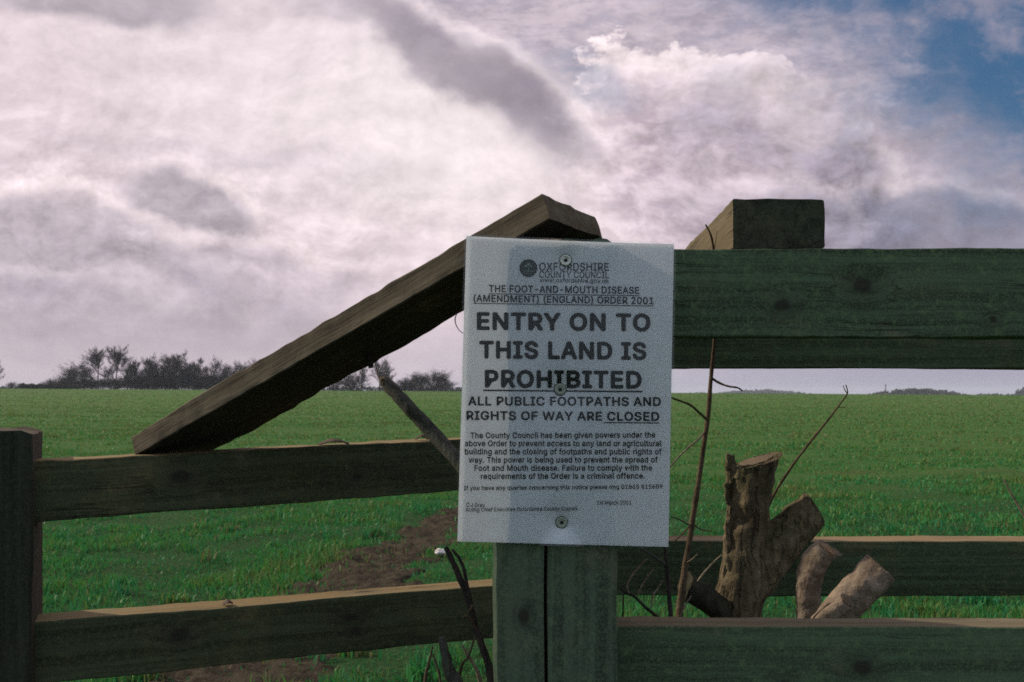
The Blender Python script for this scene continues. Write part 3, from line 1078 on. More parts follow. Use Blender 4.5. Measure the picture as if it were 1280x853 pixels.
GLYPHS = ''' 187
(273|89,207 92,264 101,324 107,354 114,384 122,413 132,441 153,494 177,539 236,539 212,485 191,428 174,370 161,313 154,258 151,207 154,161 160,115 172,67 188,16 198,-10 209,-38 222,-66 236,-96 177,-96 156,-59 139,-21 124,16 111,55 102,93 95,131 90,169
)273|37,-96 52,-66 64,-37 76,-9 86,18 102,69 113,116 120,162 122,207 119,258 112,313 99,370 82,428 62,485 37,539 97,539 121,494 142,441 151,413 159,384 167,354 173,323 181,264 184,207 183,168 178,130 171,92 161,53 149,15 134,-22 117,-59 97,-96
-453|337,244 337,188 114,188 114,244
.188|95,-4 78,-1 63,9 53,24 50,41 53,59 63,73 78,83 95,87 113,83 128,73 138,59 141,41 138,24 128,9 113,-1
0453|227,-7 174,1 130,24 95,62 69,113 60,144 53,178 49,214 48,254 49,294 53,330 60,364 69,395 95,447 130,484 174,508 227,516 279,508 323,484 358,447 384,395 393,364 400,330 404,294 405,254 404,214 400,178 393,144 384,113 359,62 323,24 279,1|227,50 261,56 290,74 313,103 330,144 340,194 344,254 340,314 330,365 313,405 290,435 261,453 227,460 192,453 163,435 140,405 123,365 113,314 109,254 113,194 123,144 140,103 163,74 192,56
1453|76,0 76,55 391,55 391,0|276,509 276,0 212,0 212,448 209,448 86,358 86,427 198,509
2453|64,0 64,47 234,229 261,257 282,282 299,305 311,327 318,348 320,371 317,397 308,419 293,436 273,449 250,457 224,460 196,457 172,447 153,433 139,413 130,390 127,362 66,362 71,405 86,442 111,473 143,496 182,511 225,516 268,511 306,497 337,474 361,445 376,411 381,372 378,345 371,318 357,290 336,259 306,223 267,180 153,60 153,57 389,57 389,0
5453|221,-7 178,-2 140,11 108,32 83,60 66,93 60,130 122,130 127,108 138,89 154,73 173,60 196,52 221,50 250,53 276,64 298,82 314,104 324,131 328,162 324,193 314,221 297,244 275,262 248,273 218,277 192,275 167,268 145,258 128,246 67,253 96,509 366,509 366,452 151,452 134,301 136,301 155,315 178,325 203,331 229,334 263,330 294,321 321,306 345,285 364,260 379,231 388,199 391,163 385,117 369,76 343,41 309,15 268,-1
6453|226,-7 182,-1 142,15 109,40 84,74 69,115 64,162 68,199 80,239 102,285 137,340 252,509 322,509 151,261 145,261 154,275 165,288 179,299 196,307 214,312 235,314 278,309 316,295 346,271 370,240 384,201 389,157 384,112 368,73 343,39 310,14 271,-2|226,48 254,52 279,63 299,79 314,101 324,128 327,157 324,187 314,213 299,235 279,251 254,262 226,265 198,262 174,252 153,235 138,214 128,188 125,158 128,128 138,102 153,79 174,63 198,52
8453|226,-7 178,-2 136,11 101,33 74,62 57,96 52,135 55,166 65,195 81,220 101,241 125,256 153,265 153,267 119,282 93,308 76,342 70,380 75,417 90,450 114,477 146,498 184,511 226,516 269,511 306,498 337,477 361,450 377,417 382,380 376,342 359,308 333,282 300,267 300,265 327,256 351,241 372,220 387,195 397,166 401,135 395,96 378,62 352,33 317,11 275,-2|226,49 258,52 285,60 307,74 323,91 333,113 337,139 333,165 322,189 305,208 283,223 256,232 226,235 196,232 169,223 147,208 130,189 119,165 115,139 119,113 129,91 145,74 167,60 195,52|226,290 252,292 274,300 293,313 307,330 316,351 319,376 316,399 308,420 294,437 275,449 252,457 226,460 200,457 177,449 159,437 145,420 136,399 133,376 136,351 145,330 159,313 178,300 201,292
9453|226,516 271,510 310,494 343,468 368,434 384,393 389,347 385,309 373,270 350,224 315,168 200,0 130,0 301,248 307,248 299,234 287,221 273,210 257,202 238,196 218,195 175,199 137,214 106,237 83,269 68,307 64,352 69,397 85,436 110,469 143,494 182,510|226,460 199,457 174,446 154,429 138,407 129,381 125,352 129,322 138,295 154,274 174,257 199,247 226,243 254,247 279,257 299,273 314,295 324,321 327,350 324,381 314,407 299,429 279,446 254,457
A479|16,0 201,509 276,509 463,0 395,0 287,302 276,334 264,372 250,420 232,478 245,478 228,419 213,371 201,333 191,302 85,0|110,142 110,199 370,199 370,142
B456|60,0 60,509 241,509 289,504 329,491 359,469 381,442 394,410 398,374 395,344 387,320 373,301 356,286 336,275 315,267 315,262 339,257 363,245 385,227 402,203 414,173 418,136 413,100 400,67 377,39 344,18 301,4 247,0|125,57 245,57 296,63 330,80 349,105 355,137 352,161 342,184 327,203 306,218 279,228 248,231 125,231|125,285 238,285 265,288 288,296 308,309 323,326 333,348 336,372 330,403 313,429 283,446 240,452 125,452
C510|267,-7 235,-5 205,1 177,11 150,25 126,42 104,63 86,88 70,115 57,146 48,179 42,215 40,254 42,293 48,329 57,362 70,393 86,421 104,445 126,466 150,484 177,498 205,508 235,514 267,516 305,513 340,504 373,490 402,471 427,447 448,418 463,385 473,348 408,348 401,373 389,395 375,413 357,428 337,440 315,449 292,454 267,456 223,450 184,432 150,403 125,364 109,314 103,254 109,194 125,145 151,105 184,76 223,59 267,53 292,55 315,60 337,69 357,81 375,96 389,114 401,136 408,160 473,160 463,124 448,91 428,62 402,38 373,19 341,5 305,-4
D502|219,0 96,0 96,57 215,57 272,63 318,81 354,110 379,149 394,198 399,255 394,312 379,361 354,399 320,428 275,446 221,452 93,452 93,509 225,509 261,507 294,501 325,492 353,478 399,441 433,391 446,361 455,329 460,293 462,255 460,217 455,181 446,149 433,119 417,92 398,68 376,48 351,31 322,17 291,8 256,2|125,509 125,0 60,0 60,509
E418|60,0 60,509 372,509 372,452 125,452 125,286 355,286 355,229 125,229 125,57 375,57 375,0
F410|60,0 60,509 369,509 369,452 125,452 125,278 346,278 346,221 125,221 125,0
G520|269,-7 236,-5 205,1 176,11 149,25 125,43 104,64 85,88 69,116 57,146 47,179 42,215 40,254 42,293 47,329 57,362 69,393 85,421 103,445 125,466 149,484 175,498 203,508 233,514 265,516 304,513 340,504 374,489 403,469 429,445 449,416 465,384 474,349 408,349 399,372 387,393 373,411 356,427 337,439 315,448 291,454 265,456 222,450 183,432 150,404 125,364 109,314 103,254 109,194 125,145 151,105 184,76 224,59 269,53 309,57 345,71 374,93 396,123 410,160 415,202 434,199 283,199 283,256 478,256 478,200 471,141 451,91 419,50 377,19 326,0
H517|60,0 60,509 125,509 125,289 392,289 392,509 457,509 457,0 392,0 392,232 125,232 125,0
I300|31,0 31,57 118,57 118,452 31,452 31,509 269,509 269,452 183,452 183,57 269,57 269,0
J396|185,-7 124,3 75,33 57,55 44,81 36,111 33,145 33,173 98,173 98,145 104,104 122,74 149,56 185,50 220,56 248,74 266,104 272,145 272,509 336,509 336,145 334,111 326,81 313,55 294,33 246,3
L393|60,0 60,509 125,509 125,57 361,57 361,0
M628|60,0 60,509 152,509 277,187 282,174 287,159 293,141 299,123 305,103 311,84 317,65 322,49 307,49 312,65 318,83 324,102 330,121 336,140 342,158 348,174 352,187 476,509 568,509 568,0 504,0 504,291 504,308 504,327 505,347 505,369 506,413 507,435 507,457 513,457 505,433 498,409 490,386 482,363 474,341 467,322 461,305 456,291 342,0 286,0 170,291 165,304 159,321 152,340 145,361 137,384 129,408 121,432 112,457 119,457 119,437 120,416 120,394 121,372 122,328 122,309 122,291 122,0
N523|60,0 60,509 136,509 343,183 352,169 363,151 375,130 388,107 401,82 414,55 405,54 402,81 401,108 400,134 399,157 399,178 399,195 399,509 463,509 463,0 387,0 202,290 190,310 177,331 164,354 148,381 130,413 108,452 119,454 121,417 122,384 123,354 124,328 125,307 125,291 125,0
O533|267,-7 235,-5 205,1 177,11 150,25 126,42 105,63 86,88 70,115 57,146 48,179 42,215 40,254 42,293 48,329 57,362 70,393 86,421 105,445 126,466 150,484 177,498 205,508 235,514 267,516 299,514 329,508 357,498 384,484 408,466 429,445 448,421 464,393 477,362 486,329 491,293 493,254 491,215 486,179 477,146 464,115 448,88 429,63 408,42 384,25 357,11 329,1 299,-5|267,53 310,59 349,76 383,105 408,144 425,194 430,254 425,314 408,365 383,404 349,433 310,450 267,456 223,450 184,433 151,404 125,364 109,314 103,254 109,194 125,144 151,105 184,76 223,59
P444|60,0 60,509 235,509 289,503 332,487 366,462 390,430 404,391 409,348 404,304 390,265 366,233 332,207 289,191 235,186 109,186 109,242 233,242 269,246 297,256 318,272 333,294 342,319 344,348 342,376 333,402 318,423 297,439 268,449 232,452 125,452 125,0
R449|60,0 60,509 236,509 290,504 333,489 367,465 390,433 405,395 409,352 405,309 390,271 367,240 333,217 289,203 236,198 96,198 96,255 234,255 269,258 298,267 319,281 334,300 342,324 345,352 342,380 334,405 319,425 298,440 269,449 233,452 125,452 125,0|353,0 230,229 303,229 428,0
S446|224,-9 172,-4 128,9 91,31 64,60 46,96 38,137 104,137 110,110 123,88 142,71 166,59 194,52 224,49 257,52 286,60 311,74 329,92 341,114 346,139 342,161 332,179 316,193 296,205 272,214 245,222 184,239 128,260 86,289 60,326 52,372 58,413 75,448 102,476 138,498 180,511 227,516 275,511 316,498 351,476 377,449 394,415 401,378 337,378 326,412 302,437 267,453 225,459 194,456 167,448 145,435 129,418 118,398 115,376 119,352 131,334 148,319 169,308 191,300 212,293 264,279 287,272 312,264 336,252 359,238 379,220 395,198 405,171 408,139 403,99 386,64 360,34 323,11 278,-4
T448|32,452 32,509 417,509 417,452 257,452 257,0 193,0 193,452
U517|259,-8 203,-2 154,15 114,43 85,80 66,124 60,173 60,509 124,509 124,178 128,144 141,113 160,87 187,68 220,56 259,52 298,56 331,68 357,87 377,113 389,144 393,178 393,509 457,509 457,173 451,124 433,80 403,43 363,15 315,-2
W686|155,0 16,509 82,509 163,196 170,171 175,145 181,120 187,94 192,67 197,40 189,40 194,67 200,94 205,120 211,145 218,171 224,196 306,509 380,509 462,196 468,171 474,145 480,120 486,94 492,67 497,40 488,40 493,67 499,94 504,120 510,145 517,171 523,196 603,509 670,509 530,0 455,0 368,323 359,356 351,391 344,431 336,475 350,475 342,433 335,395 327,359 318,323 230,0
X474|18,0 217,284 217,236 29,509 104,509 178,400 192,379 204,361 214,345 223,329 233,312 243,292 232,292 243,311 252,329 261,345 272,361 284,379 298,400 374,509 446,509 259,239 259,287 456,0 382,0 292,129 279,149 268,165 259,180 250,195 241,212 230,231 244,231 235,213 225,196 216,181 206,166 195,149 182,129 91,0
Y472|203,0 203,208 16,509 91,509 192,344 208,318 222,292 236,264 250,230 224,230 237,265 251,293 265,318 280,344 381,509 455,509 268,208 268,0
a389|160,-9 126,-5 94,5 68,22 48,45 35,73 30,108 34,138 43,161 58,179 78,193 100,203 125,211 152,216 178,220 209,224 234,227 252,230 265,235 273,243 276,255 276,257 273,279 267,297 256,311 240,322 220,329 196,331 171,329 149,322 132,313 118,301 107,288 100,274 41,291 57,322 79,346 104,364 133,375 163,382 194,384 215,383 239,379 263,372 286,360 306,343 322,320 333,290 337,251 337,0 277,0 277,52 272,52 264,38 252,25 236,12 215,1 190,-6|170,45 202,49 228,59 248,74 263,93 272,115 276,138 276,190 270,186 259,182 246,179 231,176 216,173 200,171 186,169 175,168 154,164 134,159 117,150 103,139 95,124 92,105 94,87 102,72 114,61 130,52 149,47
b424|229,-8 198,-5 172,4 153,17 138,31 127,46 118,59 112,59 112,0 53,0 53,509 114,509 114,319 118,319 127,331 137,346 152,360 171,373 197,381 229,384 274,378 313,361 345,332 370,293 385,245 390,189 385,133 370,84 346,45 313,16 274,-2|220,47 253,51 279,66 301,88 316,117 325,151 328,189 325,227 316,261 301,290 280,311 253,325 220,330 188,325 161,312 140,291 125,263 116,229 113,189 116,150 125,115 140,86 162,65 188,51
c396|207,-8 159,-2 117,16 82,46 56,85 40,133 34,187 40,243 56,291 82,330 117,360 159,378 207,384 234,383 260,377 284,368 305,356 324,341 340,322 353,301 362,277 303,262 298,276 290,289 281,301 270,311 257,319 242,325 226,329 207,330 173,325 145,310 124,287 108,258 99,224 96,187 99,151 108,117 124,89 145,66 173,51 207,46 226,48 243,52 258,58 271,66 282,76 292,89 299,102 304,117 363,102 354,78 341,56 325,37 306,21 285,9 261,-1 235,-6
d424|195,-8 151,-2 111,16 79,45 55,84 39,133 34,189 39,245 55,293 79,332 112,361 151,378 196,384 228,381 253,373 272,360 287,346 298,331 306,319 311,319 311,509 372,509 372,0 313,0 313,59 307,59 298,46 287,31 272,17 252,4 227,-5|205,47 236,51 263,65 284,86 299,115 309,150 312,189 309,229 300,263 284,291 263,312 237,325 205,330 172,325 145,311 124,290 108,261 99,227 96,189 99,151 109,117 124,88 145,66 172,51
e404|212,-8 161,-2 117,16 82,46 56,85 40,132 34,187 39,242 55,290 81,329 115,359 157,378 205,384 236,382 266,374 294,361 319,341 341,315 357,282 368,242 371,194 371,169 75,169 75,221 338,221 310,202 307,237 298,269 283,294 263,314 237,326 205,330 173,326 146,313 125,294 109,270 99,241 96,211 96,178 100,139 110,106 128,80 151,61 179,50 212,46 234,48 254,53 271,61 285,73 297,88 306,105 365,91 353,63 335,39 311,19 283,4 249,-5
f253|228,379 228,327 6,327 6,379|81,0 81,432 84,461 96,486 113,505 135,519 161,527 187,530 207,529 222,527 234,524 243,521 227,468 222,470 215,472 206,473 195,474 171,470 154,460 145,443 142,419 142,0
g425|207,-151 168,-148 134,-140 105,-127 82,-110 64,-91 51,-69 101,-41 110,-53 122,-66 136,-78 154,-88 178,-95 207,-97 249,-92 282,-75 304,-47 311,-6 311,68 306,68 298,56 287,41 272,28 252,16 227,8 195,5 152,10 113,27 80,53 55,90 39,136 34,191 39,246 55,293 80,332 112,361 152,378 196,384 228,382 253,373 273,360 288,346 299,331 308,319 313,319 313,379 372,379 372,-9 367,-54 350,-90 324,-117 291,-136 251,-147|205,59 237,63 264,75 285,95 300,121 309,154 312,193 309,231 300,264 285,291 264,312 237,325 205,330 172,325 145,312 124,290 109,262 99,229 96,193 99,155 109,123 124,96 145,76 172,63
h410|114,227 114,0 53,0 53,509 114,509 114,287 102,287 124,332 152,362 187,379 227,384 264,380 295,369 321,349 341,321 353,285 357,240 357,0 296,0 296,235 290,275 273,304 246,323 210,329 184,326 161,317 141,303 126,283 117,257
i166|53,0 53,379 114,379 114,0|84,443 67,446 54,455 44,468 41,483 44,499 54,512 67,521 84,524 100,521 114,512 123,499 126,483 123,468 114,455 100,446
k380|110,137 110,212 121,212 284,379 360,379 184,199 177,199|53,0 53,509 114,509 114,0|294,0 148,186 191,229 372,0
l189|139,-2 101,3 74,20 58,47 53,84 53,509 114,509 114,99 115,77 120,62 130,54 146,52 154,52 160,53 165,53 170,54 181,3 172,1 162,-1 151,-2
m610|53,0 53,379 112,379 112,295 108,295 118,323 132,346 151,363 172,376 195,384 219,386 257,380 287,361 309,331 321,295 312,295 322,321 337,343 357,361 381,375 407,383 437,386 468,383 497,372 522,354 541,328 553,296 557,255 557,0 496,0 496,254 490,289 473,313 447,326 419,330 395,328 374,320 358,307 345,290 338,270 335,247 335,0 274,0 274,260 269,288 253,311 229,326 199,330 178,328 158,320 140,307 126,289 117,266 114,238 114,0
n410|114,227 114,0 53,0 53,379 112,379 112,287 102,287 124,332 152,362 187,379 227,384 264,380 295,369 321,349 341,321 353,285 357,240 357,0 296,0 296,235 290,275 273,304 246,323 210,329 184,326 161,317 141,303 126,283 117,257
o415|207,-8 159,-2 117,16 82,46 56,85 40,133 34,187 40,243 56,291 82,330 117,360 159,378 207,384 256,378 299,360 333,330 359,291 376,243 381,187 376,133 359,85 333,46 299,16 256,-2|207,46 242,51 270,66 292,89 307,117 316,151 319,187 316,224 307,258 292,287 270,310 242,325 207,330 173,325 145,310 124,287 108,258 99,224 96,187 99,151 108,117 124,89 145,66 173,51
p424|53,-143 53,379 112,379 112,319 118,319 126,331 137,346 152,360 171,373 197,381 229,384 274,378 313,361 345,332 370,293 385,245 390,189 385,133 370,84 346,45 313,16 274,-2 229,-8 198,-5 173,4 153,17 138,31 127,46 118,59 114,59 114,-143|220,47 253,51 279,66 301,88 316,117 325,151 328,189 325,227 316,261 301,290 280,311 253,325 220,330 188,325 161,312 140,291 125,263 116,229 113,189 116,150 125,115 140,86 162,65 188,51
q424|372,-143 311,-143 311,59 306,59 298,46 287,31 272,17 252,4 227,-5 195,-8 151,-2 111,16 79,45 55,84 39,133 34,189 39,245 55,293 79,332 112,361 151,378 196,384 228,381 253,373 272,360 287,346 298,331 307,319 313,319 313,379 372,379|205,47 236,51 263,65 284,86 299,115 309,150 312,189 309,229 300,263 284,291 263,312 237,325 205,330 172,325 145,311 124,290 108,261 99,227 96,189 99,151 109,117 124,88 145,66 172,51
r259|53,0 53,379 112,379 112,321 115,321 130,347 152,367 181,380 213,385 221,385 229,384 237,384 243,384 243,322 239,323 230,324 219,325 207,326 182,323 159,315 140,301 126,284 117,262 114,237 114,0
s365|182,-8 145,-5 112,3 84,18 62,38 45,63 36,94 94,107 105,79 124,60 150,49 181,45 217,50 244,62 262,81 268,103 265,121 254,136 237,147 212,155 149,170 104,186 72,208 53,237 47,274 51,305 65,332 87,354 115,370 149,381 187,384 223,381 254,372 279,358 299,339 314,316 324,290 268,277 258,298 243,316 219,328 187,333 156,329 131,317 114,299 109,277 112,258 124,243 144,232 172,223 229,209 275,194 306,171 325,142 331,107 326,75 312,47 290,24 260,6 223,-5
t227|204,379 204,327 6,327 6,379|65,471 126,471 126,98 128,76 136,61 150,53 170,50 177,50 185,51 194,52 202,54 213,2 203,-1 192,-3 180,-4 168,-4 125,2 92,21 72,52 65,93
u410|182,-5 146,-1 115,11 89,31 69,59 57,95 53,139 53,379 114,379 114,144 119,105 137,75 164,56 200,50 226,53 249,62 268,77 283,97 293,122 296,153 296,379 357,379 357,0 298,0 298,92 307,92 286,47 257,17 222,0
v389|163,0 17,379 84,379 165,155 177,121 187,87 196,53 206,21 184,21 194,53 203,87 213,121 224,155 305,379 371,379 226,0
w567|138,0 23,379 87,379 133,214 143,177 154,137 165,91 175,41 165,41 175,90 186,135 196,176 206,214 252,379 316,379 362,214 371,176 382,136 392,91 402,41 391,41 402,90 413,135 423,176 434,214 480,379 545,379 429,0 368,0 319,172 312,198 305,225 297,252 291,280 284,309 277,338 291,338 284,309 277,280 270,252 263,225 255,198 248,172 199,0
x378|21,0 171,218 171,171 29,379 100,379 147,306 164,279 179,253 193,229 207,206 175,206 190,229 202,253 216,279 233,306 282,379 352,379 209,169 209,214 358,0 287,0 231,85 214,112 200,136 187,159 173,182 205,182 191,159 178,136 165,112 148,85 91,0
y389|47,-139 61,-86 71,-87 88,-90 104,-89 118,-84 130,-74 141,-58 151,-36 163,-1 17,379 84,379 165,155 177,121 187,87 196,53 206,21 184,21 193,53 202,87 212,121 224,155 305,379 371,379 204,-58 191,-85 177,-107 159,-124 139,-136 117,-143 91,-145 77,-145 65,-143 54,-141'''


def load_glyphs():
    """outlines of a plain grotesque face: character, advance, closed contours in thousandths -> advance and triangles"""
    from mathutils.geometry import tessellate_polygon
    out = {}
    for line in GLYPHS.split('\n'):
        bits = line[1:].split('|')
        cs = [[tuple(int(k) for k in q.split(',')) for q in c.split(' ')] for c in bits[1:]]
        area = lambda c: sum(c[i - 1][0] * c[i][1] - c[i][0] * c[i - 1][1] for i in range(len(c))) / 2
        if cs:
            sign = area(max(cs, key=lambda c: abs(area(c)))) > 0
        outers = [c for c in cs if (area(c) > 0) == sign]
        holes = [c for c in cs if (area(c) > 0) != sign]
        groups = []
        for o in outers:
            bx = (min(p[0] for p in o), max(p[0] for p in o), min(p[1] for p in o), max(p[1] for p in o))
            hs = [h for h in holes if all(bx[0] <= p[0] <= bx[1] and bx[2] <= p[1] <= bx[3] for p in h)]
            loops = [o] + hs
            tr = tessellate_polygon([[Vector((x, y, 0)) for x, y in l] for l in loops])
            groups.append(([p for l in loops for p in l], [tuple(t) for t in tr]))
        out[line[0]] = (int(bits[0]), groups)
    return out


GL = load_glyphs()


def text_polys(s, bold):
    """flat triangles of a line of text; bold = how far the strokes are thickened, in thousandths"""
    strikes = [(0, 0)] + ([(bold * math.cos(k * math.pi / 4), bold * math.sin(k * math.pi / 4)) for k in range(8)] if bold else [])
    V, P = [], []
    pen = 0
    for ch in s:
        adv, groups = GL[ch]
        lv = 0
        for dx, dy in strikes:
            for pts, tris in groups:
                b = len(V)
                V += [(pen + x + dx, y + dy + bold, lv) for x, y in pts]
                P += [tuple(b + i for i in t) for t in tris]
                lv += 1
        pen += adv + bold * 1.2
    return V, P


def lettering(name, lines, mat, lift=.00032):
    """lines: (text, x_left, base_left, x_right, base_right, cap_height_px, bold, underline)"""
    AV, AF = [], []
    for (s, xl, yl, xr, yr, cap, bold, under) in lines:
        Vt, Pt = text_polys(s, bold)
        x0 = min(v[0] for v in Vt); x1 = max(v[0] for v in Vt)
        capu = 509 + 2 * bold            # cap height of the face
        base = len(AV)
        for v in Vt:
            f = (v[0] - x0) / (x1 - x0)
            AV.append(sheet_pt(xl + f * (xr - xl), yl + f * (yr - yl) - v[1] / capu * cap, lift + v[2] * 4e-6))
        AF += [tuple(base + i for i in p) for p in Pt]
        if under:
            ua, ub, th, gap = under
            n = 24
            base = len(AV)
            for k in range(n + 1):
                f = ua + (ub - ua) * k / n
                for e in (gap, gap + th):
                    AV.append(sheet_pt(xl + f * (xr - xl), yl + f * (yr - yl) + e, lift))
            for k in range(n):
                AF.append((base + 2 * k, base + 2 * k + 1, base + 2 * k + 3, base + 2 * k + 2))
    link(name, mesh_from(AV, AF, name), mat, notice)


lettering('letterhead', [
    ('OXFORDSHIRE', 674, 338.5, 761, 339.0, 10.0, 12, None),
    ('COUNTY COUNCIL', 674, 347.5, 761, 348.2, 8.4, 8, None),
    ('www.oxfordshire.gov.uk', 675, 353.2, 761, 354.2, 5.6, 12, None)], M_grey_ink)
lettering('order_lettering', [
    ('THE FOOT-AND-MOUTH DISEASE', 611, 365.5, 799, 367.8, 9.0, 20, (0, 1, 1.0, 1.5)),
    ('(AMENDMENT) (ENGLAND) ORDER 2001', 592, 377.5, 817, 380.8, 9.0, 20, (0, 1, 1.0, 1.5))], M_ink)
lettering('heading_lettering', [
    ('ENTRY ON TO', 596, 412.8, 813, 414.8, 22.5, 34, None),
    ('THIS LAND IS', 599, 448.5, 808, 450.5, 22.5, 34, None),
    ('PROHIBITED', 606, 484.8, 802, 486.4, 22.5, 34, (-.01, 1.005, 2.0, 2.4)),
    ('ALL PUBLIC FOOTPATHS AND', 585, 507.2, 826, 508.0, 11.4, 26, None),
    ('RIGHTS OF WAY ARE CLOSED', 583, 525.2, 824, 526.6, 11.4, 26, (.713, 1, 1.4, 1.6))], M_ink)
lettering('body_lettering', [
    ('The County Council has been given powers under the', 588, 548.2, 819, 547.4, 7.5, 20, None),
    ('above Order to prevent access to any land or agricultural', 581, 558.2, 827, 558.2, 7.5, 20, None),
    ('building and the closing of footpaths and public rights of', 581, 568.4, 827, 568.4, 7.5, 20, None),
    ('way. This power is being used to prevent the spread of', 586, 578.8, 822, 578.4, 7.5, 20, None),
    ('Foot and Mouth disease. Failure to comply with the', 593, 589.0, 815, 588.6, 7.5, 20, None),
    ('requirements of the Order is a criminal offence.', 601, 599.2, 806, 598.6, 7.5, 20, None),
    ('If you have any queries concerning this notice please ring 01865 815609', 580, 613.0, 828, 611.0, 5.4, 16, None)], M_ink)
lettering('signature_lettering', [
    ('C J Gray', 583, 634.0, 606, 634.0, 5.2, 8, None),
    ('Acting Chief Executive Oxfordshire County Council', 582, 639.8, 722, 638.2, 5.0, 10, None),
    ('1st March 2001', 746, 631.0, 789, 631.0, 5.2, 6, None)], M_grey_ink)


def crest():
    """round dark badge with a small pale tree over wavy lines"""
    V, Fc = [], []
    n = 40
    cx, cy, r = 660.5, 335.5, 11.2
    V.append(sheet_pt(cx, cy, .00028))
    for k in range(n):
        a = 2 * math.pi * k / n
        V.append(sheet_pt(cx + r * math.cos(a), cy + r * math.sin(a), .00028))
    for k in range(n): Fc.append((0, 1 + (k + 1) % n, 1 + k))
    o = link('crest', mesh_from(V, Fc, 'crest'), M_crest, notice)
    V, Fc = [], []

    def strip(pts, w):
        b = len(V)
        for (x, y) in pts:
            V.append(sheet_pt(cx + x, cy + y - w, .00062)); V.append(sheet_pt(cx + x, cy + y + w, .00062))
        for k in range(len(pts) - 1): Fc.append((b + 2 * k, b + 2 * k + 1, b + 2 * k + 3, b + 2 * k + 2))
    for yy in (4.0, 6.6): strip([(x, yy + .7 * math.sin(x * 1.4)) for x in np.linspace(-6, 6, 17)], .45)
    b = len(V)
    for (x, y) in ((-.6, 3), (.6, 3), (.5, -2), (-.5, -2)): V.append(sheet_pt(cx + x, cy + y, .00062))
    Fc.append((b, b + 1, b + 2, b + 3))
    for (x, y, rr) in ((-3.4, -2.4, 1.7), (0, -4.8, 2.1), (3.4, -2.4, 1.7)):
        b = len(V)
        for k in range(10): V.append(sheet_pt(cx + x + rr * math.cos(k * .6283), cy + y + rr * math.sin(k * .6283), .00062))
        Fc.append(tuple(b + k for k in range(10)))
    link('crest_drawing', mesh_from(V, Fc, 'crest_drawing'), flat_mat('crest_pale_ink', (.22, .27, .27), .6), o)


crest()


def lathe(center, axis, prof, seg=28):
    """profile (radius, height along axis)"""
    axis = axis.normalized()
    a = axis.cross(Vector((0, 0, 1))).normalized()
    b = axis.cross(a)
    V, Fc = [], []
    for (r, h) in prof:
        for k in range(seg):
            an = 2 * math.pi * k / seg
            V.append(center + axis * h + a * r * math.cos(an) + b * r * math.sin(an))
    for i in range(len(prof) - 1):
        for k in range(seg):
            k2 = (k + 1) % seg
            Fc.append((i * seg + k, i * seg + k2, (i + 1) * seg + k2, (i + 1) * seg + k))
    Fc.append(tuple((len(prof) - 1) * seg + k for k in range(seg)))
    me = mesh_from(V, Fc, 'm')
    bm = bmesh.new(); bm.from_mesh(me); bmesh.ops.recalc_face_normals(bm, faces=bm.faces); bm.to_mesh(me); bm.free()
    return me


M_zinc = flat_mat('tarnished_zinc', (.42, .45, .38), .40, .7, .3, 700)
M_dull = flat_mat('dull_greenish_zinc', (.20, .235, .185), .6, .2, .4, 700)
M_rust = flat_mat('dark_nail_steel', (.010, .011, .009), .9, 0, .3, 500)
M_washer_shadow = flat_mat('painted_washer_shadow', (.05, .06, .05), .8)  # dark ring colour painting the shadow round each washer
for k, (qx, qy) in enumerate(PINS):
    c = sheet_pt(qx, qy, .0012)
    ax = Vector((.02, -1, .03))
    w = link('washer', lathe(c, ax, [(.0056, -.0008), (.0058, .0004), (.0053, .0014), (.0042, .0016), (.0030, .0011), (.0020, .0010)]), M_zinc if k == 0 else M_dull, notice)
    link('shadow_ring', lathe(c, ax, [(.0061, -.0012), (.0065, -.0004), (.0062, .0004), (.0054, .0005)]), M_washer_shadow, w)
    w['label'] = ('bright ring washer over the letterhead', 'tarnished washer under the large heading', 'dull greenish washer near the bottom edge')[k]
    link('nail_head', lathe(c, ax, [(.0017, .0006), (.0018, .0015), (.0014, .0019), (.0006, .0021)]), M_rust, w)


# ------------------------------------------------------------------ stumps between the fences
def fused(name, tubes, mat, parent, voxel=.0032, amp=.003, freq=60, cutters=()):
    # cutters: (point, outward normal, reach) - the saw cuts that end a limb
    """several tapered limbs grown into one body"""
    V, Fc = [], []
    for k, (pts, rad, cap) in enumerate(tubes):
        tube(V, Fc, pts, rad, 20, .16, 3.1 * k + len(tubes), 7, cap)
    ob = bpy.data.objects.new('tmp', mesh_from(V, Fc, 'tmp'))
    COL.objects.link(ob)
    bm = bmesh.new(); bm.from_mesh(ob.data); bmesh.ops.recalc_face_normals(bm, faces=bm.faces); bm.to_mesh(ob.data); bm.free()
    r = ob.modifiers.new('r', 'REMESH'); r.mode = 'VOXEL'; r.voxel_size = voxel
    sm = ob.modifiers.new('s', 'SMOOTH'); sm.iterations = 2; sm.factor = .5
    dg = bpy.context.evaluated_depsgraph_get()
    me = bpy.data.meshes.new_from_object(ob.evaluated_get(dg))
    bpy.data.objects.remove(ob)
    me.name = name
    me.materials.clear()
    nrm = [v.normal.copy() for v in me.vertices]
    for v, nn in zip(me.vertices, nrm):
        q = v.co * freq
        s = Vector((q.x, q.y, q.z * .30))
        v.co += nn * (amp * (noise.noise(s) + .55 * noise.noise(s * 2.3)) + amp * 1.2 * noise.noise(q * .28))
    for (cp, cn, reach, jag) in cutters:
        for v in me.vertices:
            dv = v.co - cp
            if dv.length < reach:
                e = dv.dot(cn) - jag * noise.noise(v.co * 170) - .5 * jag * noise.noise(v.co * 60)
                if e > 0: v.co -= cn * e
    me.polygons.foreach_set('use_smooth', [True] * len(me.polygons))
    me.set_sharp_from_angle(angle=R(42))
    return link(name, me, mat, parent)


